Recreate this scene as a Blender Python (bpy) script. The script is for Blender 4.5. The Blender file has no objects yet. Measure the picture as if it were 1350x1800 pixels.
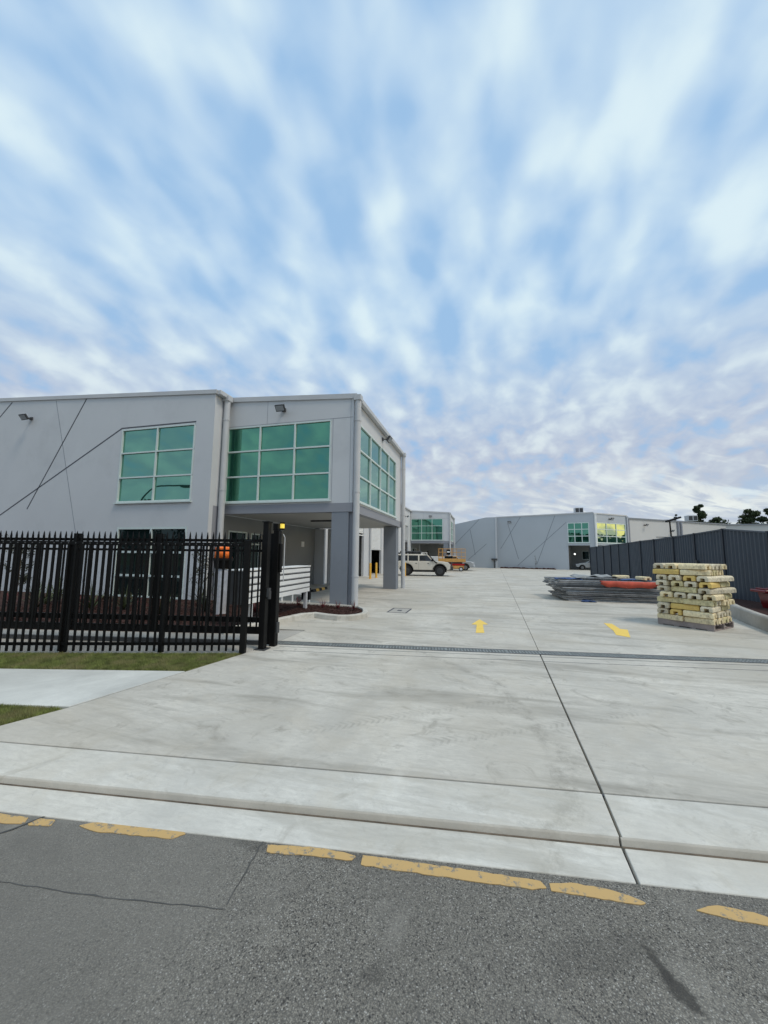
import bpy, bmesh, math, random
from mathutils import Vector, Matrix
random.seed(7)
sc = bpy.context.scene
R = math.radians
col = sc.collection
# ------------------------------------------------------------------ camera
EYE = 1.6
PSI, PITCH, ROLL = R(14.66), R(6.2687), R(0.573)
fwd = Vector((-math.sin(PSI)*math.cos(PITCH), math.cos(PSI)*math.cos(PITCH), math.sin(PITCH)))
rt = Vector((math.cos(PSI), math.sin(PSI), 0))
up = rt.cross(fwd)
rr = rt*math.cos(ROLL) + up*math.sin(ROLL)
uu = -rt*math.sin(ROLL) + up*math.cos(ROLL)
cam = bpy.data.cameras.new('camera'); cam_o = bpy.data.objects.new('camera', cam); col.objects.link(cam_o)
m = Matrix.Identity(4)
for i in range(3):
    m[i][0] = rr[i]; m[i][1] = uu[i]; m[i][2] = -fwd[i]
m[0][3], m[1][3], m[2][3] = 0, 0, EYE
cam_o.matrix_world = m
cam.sensor_fit = 'VERTICAL'; cam.sensor_height = 36; cam.lens = 36*660/1800
cam.clip_start = 0.05; cam.clip_end = 2000
sc.camera = cam_o
# ------------------------------------------------------------------ light
SUN_EL, SUN_AZ = R(58), R(112)      # azimuth measured clockwise from +Y
sun = bpy.data.lights.new('sun', 'SUN'); sun.energy = 1.5; sun.angle = R(16); sun.color = (1.0, .90, .76)
sun_o = bpy.data.objects.new('sun', sun); col.objects.link(sun_o)
sd = Vector((math.sin(SUN_AZ)*math.cos(SUN_EL), math.cos(SUN_AZ)*math.cos(SUN_EL), math.sin(SUN_EL)))
sun_o.rotation_euler = sd.to_track_quat('Z', 'Y').to_euler()
sun_o.location = sd*60
sc.view_settings.view_transform = 'Standard'; sc.view_settings.look = 'None'
sc.view_settings.gamma = 1; sc.view_settings.exposure = 0.20
sc.view_settings.use_curve_mapping = False

W = bpy.data.worlds.new('World'); sc.world = W; W.use_nodes = True
nt = W.node_tree; N = nt.nodes; L = nt.links; N.clear()
def nd(t, **k):
    n = N.new(t)
    for a, b in k.items(): setattr(n, a, b)
    return n
def mth(op, a, b=None, c=None, clamp=False):
    n = N.new('ShaderNodeMath'); n.operation = op; n.use_clamp = clamp
    for i, v in enumerate((a, b, c)):
        if v is None: continue
        if isinstance(v, (int, float)): n.inputs[i].default_value = v
        else: L.new(v, n.inputs[i])
    return n.outputs[0]
def mixc(f, a, b):
    n = N.new('ShaderNodeMix'); n.data_type = 'RGBA'
    for s, v in ((0, f), (6, a), (7, b)):
        if isinstance(v, (int, float)): n.inputs[s].default_value = v
        elif isinstance(v, tuple): n.inputs[s].default_value = (*v, 1)
        else: L.new(v, n.inputs[s])
    return n.outputs[2]
def ss(v, a, b):
    n = N.new('ShaderNodeMapRange'); n.interpolation_type = 'SMOOTHSTEP'
    n.inputs[1].default_value = a; n.inputs[2].default_value = b; L.new(v, n.inputs[0]); return n.outputs[0]
out = nd('ShaderNodeOutputWorld'); bg = nd('ShaderNodeBackground'); bg.inputs[1].default_value = 0.1
L.new(bg.outputs[0], out.inputs[0])
sky = nd('ShaderNodeTexSky'); sky.sky_type = 'NISHITA'; sky.sun_disc = False
sky.sun_elevation = SUN_EL; sky.sun_rotation = SUN_AZ
tc = nd('ShaderNodeTexCoord'); sep = nd('ShaderNodeSeparateXYZ'); L.new(tc.outputs['Generated'], sep.inputs[0])
X, Y, Z = sep.outputs
zz = mth('ADD', mth('MAXIMUM', Z, 0.0), 0.42)
px = mth('DIVIDE', X, zz); py = mth('DIVIDE', Y, zz)
def plane(sx, sy, rot=4.0, off=(0, 0)):
    cb = nd('ShaderNodeCombineXYZ'); L.new(px, cb.inputs[0]); L.new(py, cb.inputs[1])
    vr = nd('ShaderNodeVectorRotate', rotation_type='Z_AXIS'); L.new(cb.outputs[0], vr.inputs[0]); vr.inputs['Angle'].default_value = R(rot)
    mp = nd('ShaderNodeMapping'); mp.inputs['Scale'].default_value = (sx, sy, 1); mp.inputs['Location'].default_value = (*off, 0)
    L.new(vr.outputs[0], mp.inputs[0]); return mp.outputs[0]
def noise(vec, scale, det, rough, dist=0.0):
    n = nd('ShaderNodeTexNoise'); L.new(vec, n.inputs['Vector']); n.inputs['Scale'].default_value = scale
    n.inputs['Detail'].default_value = det; n.inputs['Roughness'].default_value = rough; n.inputs['Distortion'].default_value = dist
    return n.outputs[0]
nA = noise(plane(11.0, 6.6, 4, (3.1, 1.7)), 1.0, 1.5, .40, .15)
nB = noise(plane(4.6, 2.6, -8, (7.3, 2.2)), 1.0, 2, .45, .25)
nC = noise(plane(13, 11, 12, (1.3, 9.2)), 1.0, 3.0, .52, .25)
nD = noise(plane(5.0, 13, -18, (4.3, 1.2)), .7, 5, .6, .9)
elev = ss(Z, .15, .60)
wA = mth('ADD', .22, mth('MULTIPLY', elev, .33)); wC = mth('SUBTRACT', .50, mth('MULTIPLY', elev, .33))
dens = mth('ADD', mth('ADD', mth('MULTIPLY', nA, wA), mth('MULTIPLY', nC, wC)), mth('MULTIPLY', nB, .28))
blue = mixc(.92, sky.outputs[0], (2.6, 4.55, 7.1))
lav = mixc(elev, (4.25, 4.75, 5.85), (4.1, 5.65, 7.4))
white = mixc(elev, (6.1, 6.8, 7.2), (6.2, 7.5, 8.1))
lo = mixc(mth('MULTIPLY', ss(dens, .50, .37), .74), lav, blue)
clouds = mixc(ss(dens, .46, .655), lo, white)
# low cloud bank: grey layers with bright breaks, brighter to the east where the low sun glows through
band = mth('SUBTRACT', 1.0, ss(Z, .02, .30))
east = ss(mth('ADD', mth('MULTIPLY', X, .9), mth('MULTIPLY', nD, .5)), .15, .80)
lowc = mixc(mth('MULTIPLY', ss(nD, .44, .62), mth('ADD', .25, mth('MULTIPLY', east, .75))), (4.5, 5.1, 5.9), (8.2, 8.6, 7.9))
c2 = mixc(mth('MULTIPLY', band, .85), clouds, lowc)
dotg = mth('ADD', mth('MULTIPLY', X, .97), mth('MULTIPLY', Y, .10))
glow = mth('MULTIPLY', mth('MULTIPLY', ss(dotg, .74, .98), mth('SUBTRACT', 1.0, ss(Z, .06, .24))), mth('ADD', .25, ss(nD, .40, .60)))
c3 = mixc(mth('MINIMUM', glow, 1.0), c2, (24.0, 16.5, 6.0))
L.new(c3, bg.inputs[0])

# ------------------------------------------------------------------ materials
def material(name, base, rough=.7, var=.12, scale=3.0, metal=0.0, bump=0.0, bscale=40., second=None, cov=.5, detail=5,
             objrand=0.0, spec=.4, dirt=None, dscale=1.2, dmin=.52, dmax=.72, dmix=.6):
    mt = bpy.data.materials.new(name); mt.use_nodes = True
    t = mt.node_tree; n = t.nodes; l = t.links
    b = n['Principled BSDF']; b.inputs['Roughness'].default_value = rough; b.inputs['Metallic'].default_value = metal
    b.inputs['Specular IOR Level'].default_value = spec
    tcn = n.new('ShaderNodeTexCoord')
    def nz(sc_, det=5, ro=.55):
        q = n.new('ShaderNodeTexNoise'); q.inputs['Scale'].default_value = sc_; q.inputs['Detail'].default_value = det
        q.inputs['Roughness'].default_value = ro; l.new(tcn.outputs['Object'], q.inputs['Vector']); return q.outputs[0]
    def mx(f, a, c, bt='MIX'):
        q = n.new('ShaderNodeMix'); q.data_type = 'RGBA'; q.blend_type = bt
        for s, v in ((0, f), (6, a), (7, c)):
            if isinstance(v, (int, float)): q.inputs[s].default_value = v
            elif isinstance(v, tuple): q.inputs[s].default_value = (*v, 1)
            else: l.new(v, q.inputs[s])
        return q.outputs[2]
    def mr(v, a, c, lo_=0, hi=1):
        q = n.new('ShaderNodeMapRange'); q.inputs[1].default_value = a; q.inputs[2].default_value = c
        q.inputs[3].default_value = lo_; q.inputs[4].default_value = hi; l.new(v, q.inputs[0]); return q.outputs[0]
    dark = tuple(c*(1-var) for c in base); light = tuple(min(1, c*(1+var)) for c in base)
    cc = mx(mr(nz(scale, detail), .3, .7), dark, light)
    if second: cc = mx(mr(nz(scale*.37, 4), cov-.08, cov+.12), cc, second)
    if dirt: cc = mx(mr(nz(dscale, 7, .65), dmin, dmax, 0, dmix), cc, dirt)
    if objrand:
        oi = n.new('ShaderNodeObjectInfo'); h = n.new('ShaderNodeHueSaturation'); l.new(cc, h.inputs['Color'])
        l.new(mr(oi.outputs['Random'], 0, 1, 1-objrand, 1+objrand), h.inputs['Value']); cc = h.outputs[0]
    l.new(cc, b.inputs['Base Color'])
    if bump:
        bp = n.new('ShaderNodeBump'); bp.inputs['Strength'].default_value = bump; bp.inputs['Distance'].default_value = .01
        l.new(nz(bscale, 3), bp.inputs['Height']); l.new(bp.outputs[0], b.inputs['Normal'])
    mt['nodes'] = 1
    return mt

M = {}
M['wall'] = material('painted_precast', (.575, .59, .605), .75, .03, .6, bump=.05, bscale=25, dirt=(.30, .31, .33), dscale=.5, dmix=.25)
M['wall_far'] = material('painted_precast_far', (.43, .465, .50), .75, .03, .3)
M['wall_dark'] = material('dark_grey_paint', (.22, .24, .27), .7, .04, 1, dirt=(.17, .18, .19), dmix=.4)
M['beam'] = material('mid_grey_paint', (.27, .28, .31), .7, .04, 1)
M['wall_pale'] = material('pale_precast', (.53, .53, .52), .75, .03, .4)
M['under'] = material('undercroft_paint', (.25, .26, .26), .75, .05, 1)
M['soffit'] = material('soffit_board', (.42, .42, .41), .8, .03, 1)
M['trim'] = material('light_grey_metal', (.50, .51, .52), .45, .05, 2, spec=.5)
M['white'] = material('white_paint', (.74, .75, .74), .5, .04, 2)
M['frame'] = material('window_aluminium', (.60, .68, .66), .4, .03, 3)
M['roof'] = material('roof_sheet', (.42, .44, .46), .5, .05, 1)
M['groove'] = material('groove_shadow_paint', (.085, .09, .105), .8, .05, 2)
M['black'] = material('black_powdercoat', (.006, .006, .006), .45, .2, 5, spec=.2)
M['rubber'] = material('rubber', (.02, .02, .02), .8, .2, 5)
M['darkm'] = material('dark_metal', (.05, .052, .055), .5, .2, 5)
M['galv'] = material('galvanised_steel', (.30, .31, .32), .42, .2, 8, metal=.6, objrand=.15)
M['tubegrey'] = material('weathered_tube', (.24, .245, .25), .45, .35, 6, metal=.3, objrand=.6)
M['grate'] = material('grate_steel', (.33, .35, .34), .5, .2, 10, metal=.3)
M['pit'] = material('drain_pit', (.03, .03, .03), .9)
M['yellow'] = material('yellow_safety_paint', (.75, .42, .06), .55, .08, 4)
M['orange'] = material('orange_plastic', (.95, .20, .03), .5, .08, 4)
M['lift'] = material('lift_orange_paint', (.55, .30, .09), .5, .15, 5)
M['red'] = material('red_plastic', (.15, .005, .010), .22, .1, 4, spec=.6)
M['redwrap'] = material('red_mesh_cloth', (.50, .085, .05), .7, .2, 6, bump=.3, bscale=30)
M['blue'] = material('blue_cloth', (.035, .075, .20), .75, .25, 6, bump=.3, bscale=20)
M['navy'] = material('dark_blue_marking', (.03, .04, .12), .7)
M['greycloth'] = material('grey_shade_cloth', (.30, .31, .31), .85, .2, 5, bump=.3, bscale=20)
M['film'] = material('white_film_wrap', (.50, .52, .56), .35, .15, 9)
M['lens'] = material('floodlight_lens', (.35, .37, .40), .15, .05, 5)
M['carwhite'] = material('dusty_white_paint', (.66, .62, .54), .35, .06, 3, dirt=(.42, .36, .27), dscale=1.5, dmix=.5)
M['carsilver'] = material('silver_paint', (.42, .44, .45), .3, .04, 3, metal=.4)
M['carglass'] = material('car_glass', (.012, .014, .016), .08, .05, 3, spec=.8)
M['rim'] = material('wheel_rim', (.22, .22, .22), .4, .1, 8, metal=.5)
M['redlamp'] = material('tail_lamp', (.35, .01, .01), .2)
M['headlamp'] = material('head_lamp', (.6, .62, .65), .12)
M['steelfence'] = material('slate_steel_sheet', (.066, .080, .100), .5, .10, 2, dirt=(.075, .08, .09), dmix=.3)
M['steelpost'] = material('dark_slate_post', (.028, .034, .045), .5, .1, 2)
M['bark'] = material('bark', (.09, .065, .045), .9, .3, 10)
M['leaf'] = material('gum_foliage', (.045, .065, .028), .8, .5, 1.2)
M['leaf2'] = material('young_leaves', (.05, .055, .03), .7, .4, 6)
M['leafred'] = material('red_strap_leaves', (.13, .018, .022), .5, .4, 12, objrand=.3)
M['leafgreen'] = material('green_strap_leaves', (.06, .075, .03), .5, .4, 12, objrand=.3)
M['grass'] = material('grass_blades', (.165, .195, .055), .8, .6, 7, second=(.26, .24, .11), cov=.55)
M['soil'] = material('verge_soil', (.15, .15, .055), .95, .3, 8, bump=.5)
M['mulch'] = material('red_mulch', (.042, .015, .010), .95, .5, 14, bump=1, bscale=50)
M['ground'] = material('far_ground', (.13, .14, .08), .95, .3, .05)
M['pallet'] = material('weathered_pallet_timber', (.30, .25, .23), .85, .2, 5, bump=.3)
M['blk_cream'] = material('weathered_cream_concrete', (.82, .69, .43), .85, .22, 9, bump=.5, bscale=60, dirt=(.16, .13, .10), dscale=8, dmin=.50, dmax=.68, dmix=.62, objrand=.15)
M['blk_grey'] = material('weathered_grey_concrete', (.72, .64, .47), .85, .22, 9, bump=.5, bscale=60, dirt=(.13, .12, .10), dscale=8, dmin=.50, dmax=.68, dmix=.62, objrand=.15)
M['blk_yellow'] = material('yellow_painted_concrete', (.76, .54, .17), .8, .15, 9, bump=.5, bscale=60, dirt=(.30, .20, .09), dscale=9, dmix=.6, objrand=.1)
M['blk_olive'] = material('mossy_concrete', (.66, .58, .33), .85, .22, 9, bump=.5, bscale=60, dirt=(.12, .11, .06), dscale=8, dmin=.50, dmax=.68, dmix=.62, objrand=.15)

def emissive(name, c, s):
    mt = bpy.data.materials.new(name); mt.use_nodes = True; b = mt.node_tree.nodes['Principled BSDF']
    b.inputs['Base Color'].default_value = (*c, 1); b.inputs['Emission Color'].default_value = (*c, 1); b.inputs['Emission Strength'].default_value = s
    return mt
M['beacon'] = emissive('amber_beacon', (.85, .62, .08), .55)
M['globe'] = emissive('wall_light_glow', (.9, .9, .85), 1.5)

def glassmat(name, tint, dark, f0=.55):
    mt = bpy.data.materials.new(name); mt.use_nodes = True; t = mt.node_tree; n = t.nodes; l = t.links
    for q in list(n): n.remove(q)
    o = n.new('ShaderNodeOutputMaterial'); mix = n.new('ShaderNodeMixShader'); g = n.new('ShaderNodeBsdfGlossy'); d = n.new('ShaderNodeBsdfDiffuse')
    g.inputs['Color'].default_value = (*tint, 1); g.inputs['Roughness'].default_value = .015; d.inputs['Color'].default_value = (*dark, 1)
    tcn = n.new('ShaderNodeTexCoord'); nz = n.new('ShaderNodeTexNoise'); nz.inputs['Scale'].default_value = .7; l.new(tcn.outputs['Object'], nz.inputs['Vector'])
    bp = n.new('ShaderNodeBump'); bp.inputs['Strength'].default_value = .05; bp.inputs['Distance'].default_value = .05
    l.new(nz.outputs[0], bp.inputs['Height']); l.new(bp.outputs[0], g.inputs['Normal'])
    lw = n.new('ShaderNodeLayerWeight'); lw.inputs['Blend'].default_value = .25
    mr = n.new('ShaderNodeMapRange'); mr.inputs[3].default_value = f0; mr.inputs[4].default_value = 1; l.new(lw.outputs['Fresnel'], mr.inputs[0])
    l.new(mr.outputs[0], mix.inputs[0]); l.new(d.outputs[0], mix.inputs[1]); l.new(g.outputs[0], mix.inputs[2]); l.new(mix.outputs[0], o.inputs[0])
    return mt
M['glass'] = glassmat('green_reflective_glass', (.165, .43, .315), (.012, .07, .05), .60)
M['glass_main'] = glassmat('grey_green_reflective_glass', (.24, .50, .41), (.02, .08, .06), .62)
M['glass_side'] = glassmat('green_reflective_glass_side', (.40, .58, .52), (.03, .10, .08), .62)
M['glass_dark'] = glassmat('dark_shopfront_glass', (.20, .26, .26), (.010, .018, .018), .12)

# concrete paving: blotches, trowel streaks, tyre scuffs
def paving(name, base, dark, scuff=.5):
    mt = bpy.data.materials.new(name); mt.use_nodes = True; t = mt.node_tree; n = t.nodes; l = t.links
    b = n['Principled BSDF']; b.inputs['Roughness'].default_value = .72; b.inputs['Specular IOR Level'].default_value = .35
    tcn = n.new('ShaderNodeTexCoord')
    def nz(sc_, det, ro, dist=0, v=(1, 1, 1), rot=0):
        mp = n.new('ShaderNodeMapping'); mp.inputs['Scale'].default_value = v; mp.inputs['Rotation'].default_value = (0, 0, rot)
        l.new(tcn.outputs['Object'], mp.inputs[0])
        q = n.new('ShaderNodeTexNoise'); q.inputs['Scale'].default_value = sc_; q.inputs['Detail'].default_value = det
        q.inputs['Roughness'].default_value = ro; q.inputs['Distortion'].default_value = dist; l.new(mp.outputs[0], q.inputs['Vector']); return q.outputs[0]
    def mr(v, a, c, lo_=0, hi=1):
        q = n.new('ShaderNodeMapRange'); q.inputs[1].default_value = a; q.inputs[2].default_value = c; q.inputs[3].default_value = lo_; q.inputs[4].default_value = hi
        l.new(v, q.inputs[0]); return q.outputs[0]
    def mx(f, a, c):
        q = n.new('ShaderNodeMix'); q.data_type = 'RGBA'
        for s, v in ((0, f), (6, a), (7, c)):
            if isinstance(v, (int, float)): q.inputs[s].default_value = v
            elif isinstance(v, tuple): q.inputs[s].default_value = (*v, 1)
            else: l.new(v, q.inputs[s])
        return q.outputs[2]
    c = mx(mr(nz(.55, 8, .66, .8), .35, .65), tuple(x*.76 for x in base), tuple(min(1, x*1.12) for x in base))
    c = mx(mr(nz(14, 8, .75, .6, (.5, 1.6, 1), .3), .40, .62, 0, .30*scuff), c, tuple(x*.72 for x in base))
    c = mx(mr(nz(120, 3, .8), .52, .70, 0, .35), c, tuple(x*.68 for x in base))
    c = mx(mr(nz(1.0, 6, .65, .8, (.35, 2.2, 1), .12), .50, .72, 0, .50*scuff), c, dark)
    c = mx(mr(nz(2.6, 8, .7, 1.2), .56, .70, 0, .42*scuff), c, dark)
    c = mx(mr(nz(1.1, 8, .72, 1.0), .55, .72, 0, .22*scuff), c, tuple(min(1, x*1.16) for x in base))
    c = mx(mr(nz(.35, 5, .6, .5), .48, .66, 0, .28*scuff), c, tuple(x*k for x, k in zip(base, (.74, .70, .64))))
    c = mx(mr(nz(38, 4, .7), .60, .74, 0, .35), c, tuple(x*.62 for x in base))
    c = mx(mr(nz(9, 8, .75, 1.5), .62, .70, 0, .35*scuff), c, tuple(x*.55 for x in base))
    c = mx(mr(nz(.8, 9, .72, 1.6), .50, .60, 0, .16*scuff), c, tuple(x*k for x, k in zip(base, (.80, .76, .70))))
    c = mx(mr(nz(4.5, 9, .78, .8), .58, .66, 0, .30*scuff), c, tuple(x*.66 for x in base))
    c = mx(mr(nz(22, 6, .8, .3), .64, .70, 0, .45), c, tuple(x*.50 for x in base))
    # curved tyre marks: distorted rings around two turning centres
    for (cx_, cy_, rad) in ((-3.4, 3.2, 3.9), (4.2, 2.2, 2.4)):
        sp = n.new('ShaderNodeVectorMath'); sp.operation = 'DISTANCE'; l.new(tcn.outputs['Object'], sp.inputs[0]); sp.inputs[1].default_value = (cx_, cy_, 0)
        a = n.new('ShaderNodeMath'); a.operation = 'ADD'; l.new(sp.outputs['Value'], a.inputs[0]); l.new(mr(nz(1.1, 3, .5), 0, 1, -.5, .5), a.inputs[1])
        s = n.new('ShaderNodeMath'); s.operation = 'SUBTRACT'; l.new(a.outputs[0], s.inputs[0]); s.inputs[1].default_value = rad
        ab = n.new('ShaderNodeMath'); ab.operation = 'ABSOLUTE'; l.new(s.outputs[0], ab.inputs[0])
        k = n.new('ShaderNodeMath'); k.operation = 'MULTIPLY'; l.new(mr(ab.outputs[0], .02, .14, 1, 0), k.inputs[0]); l.new(mr(nz(5, 6, .8), .45, .62, 0, .40*scuff), k.inputs[1])
        c = mx(k.outputs[0], c, dark)
    for (ox, oy, rot, hw_, ln) in ((-1.7, 3.2, .62, .09, 3.2), (-.6, 3.3, .55, .08, 3.0), (-1.9, 2.65, .35, .06, .55), (-2.6, 4.9, .25, .07, 1.4)):
        mp = n.new('ShaderNodeMapping'); mp.vector_type = 'TEXTURE'; mp.inputs['Location'].default_value = (ox, oy, 0); mp.inputs['Rotation'].default_value = (0, 0, rot); l.new(tcn.outputs['Object'], mp.inputs[0])
        sp = n.new('ShaderNodeSeparateXYZ'); l.new(mp.outputs[0], sp.inputs[0])
        def mm(op, a, b_=0.0):
            q = n.new('ShaderNodeMath'); q.operation = op
            for i_, v_ in enumerate((a, b_)):
                if isinstance(v_, (int, float)): q.inputs[i_].default_value = v_
                else: l.new(v_, q.inputs[i_])
            return q.outputs[0]
        ay = mm('ABSOLUTE', sp.outputs[1]); tread = mr(mm('SINE', mm('MULTIPLY', mm('ADD', sp.outputs[0], mm('MULTIPLY', ay, .8)), 95)), -.1, .5, .25, 1)
        msk = mm('MULTIPLY', mr(ay, hw_*.7, hw_, 1, 0), mm('MULTIPLY', mr(sp.outputs[0], 0, .3), mr(sp.outputs[0], ln-.5, ln, 1, 0)))
        c = mx(mm('MULTIPLY', mm('MULTIPLY', msk, tread), mr(nz(3.5, 6, .75), .42, .62, 0, .26*scuff)), c, dark)
    l.new(c, b.inputs['Base Color'])
    bp = n.new('ShaderNodeBump'); bp.inputs['Strength'].default_value = .25; bp.inputs['Distance'].default_value = .004
    l.new(nz(60, 5, .7), bp.inputs['Height']); l.new(bp.outputs[0], b.inputs['Normal'])
    return mt
M['conc'] = paving('concrete_yard', (.59, .56, .495), (.28, .26, .22), 1.9)
M['conc2'] = paving('concrete_apron', (.66, .64, .58), (.36, .34, .29), 2.0)
M['path'] = paving('concrete_footpath', (.60, .60, .56), (.48, .48, .45), .3)
M['kerb'] = paving('concrete_kerb', (.46, .44, .40), (.27, .25, .21), .9)

def asphalt():
    mt = bpy.data.materials.new('asphalt'); mt.use_nodes = True; t = mt.node_tree; n = t.nodes; l = t.links
    b = n['Principled BSDF']; b.inputs['Roughness'].default_value = .8; b.inputs['Specular IOR Level'].default_value = .3
    tcn = n.new('ShaderNodeTexCoord')
    def vo(s):
        q = n.new('ShaderNodeTexVoronoi'); q.inputs['Scale'].default_value = s; l.new(tcn.outputs['Object'], q.inputs['Vector']); return q
    def nz(s, det=5, ro=.6, dist=0):
        q = n.new('ShaderNodeTexNoise'); q.inputs['Scale'].default_value = s; q.inputs['Detail'].default_value = det; q.inputs['Roughness'].default_value = ro
        q.inputs['Distortion'].default_value = dist; l.new(tcn.outputs['Object'], q.inputs['Vector']); return q.outputs[0]
    def mr(v, a, c, lo_=0, hi=1):
        q = n.new('ShaderNodeMapRange'); q.inputs[1].default_value = a; q.inputs[2].default_value = c; q.inputs[3].default_value = lo_; q.inputs[4].default_value = hi
        l.new(v, q.inputs[0]); return q.outputs[0]
    def mx(f, a, c, bt='MIX'):
        q = n.new('ShaderNodeMix'); q.data_type = 'RGBA'; q.blend_type = bt
        for s, v in ((0, f), (6, a), (7, c)):
            if isinstance(v, (int, float)): q.inputs[s].default_value = v
            elif isinstance(v, tuple): q.inputs[s].default_value = (*v, 1)
            else: l.new(v, q.inputs[s])
        return q.outputs[2]
    v1 = vo(165)
    sx = n.new('ShaderNodeSeparateColor'); l.new(v1.outputs['Color'], sx.inputs[0])
    c = mx(mr(sx.outputs[0], 0, 1), (.145, .135, .116), (.29, .272, .232))
    c = mx(mr(sx.outputs[1], .88, .95), c, (.045, .042, .038))
    c = mx(mr(sx.outputs[2], .93, .98), c, (.40, .385, .35))
    c = mx(mr(v1.outputs['Distance'], .42, .62, 0, .55), c, (.045, .045, .045))
    # smoother patch on the left (older seal) mixes in by place
    sp = n.new('ShaderNodeSeparateXYZ'); l.new(tcn.outputs['Object'], sp.inputs[0])
    a = n.new('ShaderNodeMath'); a.operation = 'ADD'; l.new(sp.outputs[0], a.inputs[0]); l.new(mr(nz(1.3, 5), 0, 1, -.9, .9), a.inputs[1])
    c = mx(mr(a.outputs[0], -1.6, -.9, .6, 0), c, (.20, .19, .168))
    c = mx(mr(nz(.9, 6, .65, .8), .42, .68, 0, .55), c, (.135, .128, .114))
    c = mx(mr(nz(1.7, 6, .65, .8), .55, .72, 0, .45), c, (.30, .285, .25))
    for (ox, oy, rot, rx_, ry_, k_) in ((.705, 1.875, R(-56), .075, .034, .85), (.668, 1.955, R(-68), .06, .020, .8), (.655, 2.02, R(-20), .03, .012, .6), (1.02, 1.93, R(-50), .03, .012, .7), (-.45, 1.62, 0, .05, .035, .4), (-1.0, 2.12, .1, .5, .05, .35), (.45, 1.95, .5, .25, .08, .25)):
        mp = n.new('ShaderNodeMapping'); mp.vector_type = 'TEXTURE'; mp.inputs['Location'].default_value = (ox, oy, -.062); mp.inputs['Rotation'].default_value = (0, 0, rot); mp.inputs['Scale'].default_value = (rx_, ry_, 1)
        l.new(tcn.outputs['Object'], mp.inputs[0]); ln_ = n.new('ShaderNodeVectorMath'); ln_.operation = 'LENGTH'; l.new(mp.outputs[0], ln_.inputs[0])
        ad = n.new('ShaderNodeMath'); ad.operation = 'ADD'; l.new(ln_.outputs['Value'], ad.inputs[0]); l.new(mr(nz(22 if rx_ < .1 else 5, 5, .65), .3, .7, -.35, .35), ad.inputs[1])
        c = mx(mr(ad.outputs[0], .72, 1.25, k_, 0), c, (.050, .047, .042))
    l.new(c, b.inputs['Base Color'])
    bp = n.new('ShaderNodeBump'); bp.inputs['Strength'].default_value = .7; bp.inputs['Distance'].default_value = .004
    l.new(v1.outputs['Distance'], bp.inputs['Height']); bp.invert = True; l.new(bp.outputs[0], b.inputs['Normal'])
    return mt
M['asphalt'] = asphalt()
M['lip_shade'] = material('lip_shade_tone', (.12, .095, .07), .95, .5, 9)  # dark tone that paints in the shadow at the foot of the kerb lip
def linepaint():
    mt = bpy.data.materials.new('worn_yellow_line'); mt.use_nodes = True; t = mt.node_tree; n = t.nodes; l = t.links
    b = n['Principled BSDF']; b.inputs['Roughness'].default_value = .7
    tcn = n.new('ShaderNodeTexCoord')
    q = n.new('ShaderNodeTexNoise'); q.inputs['Scale'].default_value = 20; q.inputs['Detail'].default_value = 9; q.inputs['Roughness'].default_value = .8; l.new(tcn.outputs['Object'], q.inputs['Vector'])
    r = n.new('ShaderNodeMapRange'); r.inputs[1].default_value = .545; r.inputs[2].default_value = .60; l.new(q.outputs[0], r.inputs[0])
    x = n.new('ShaderNodeMix'); x.data_type = 'RGBA'; x.inputs[6].default_value = (.53, .35, .14, 1); x.inputs[7].default_value = (.215, .20, .17, 1); l.new(r.outputs[0], x.inputs[0])
    l.new(x.outputs[2], b.inputs['Base Color']); return mt
M['line'] = linepaint()
M['arrowpaint'] = material('fresh_yellow_marking', (.85, .58, .10), .6, .08, 5, dirt=(.55, .45, .2), dscale=5, dmix=.4)

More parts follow.
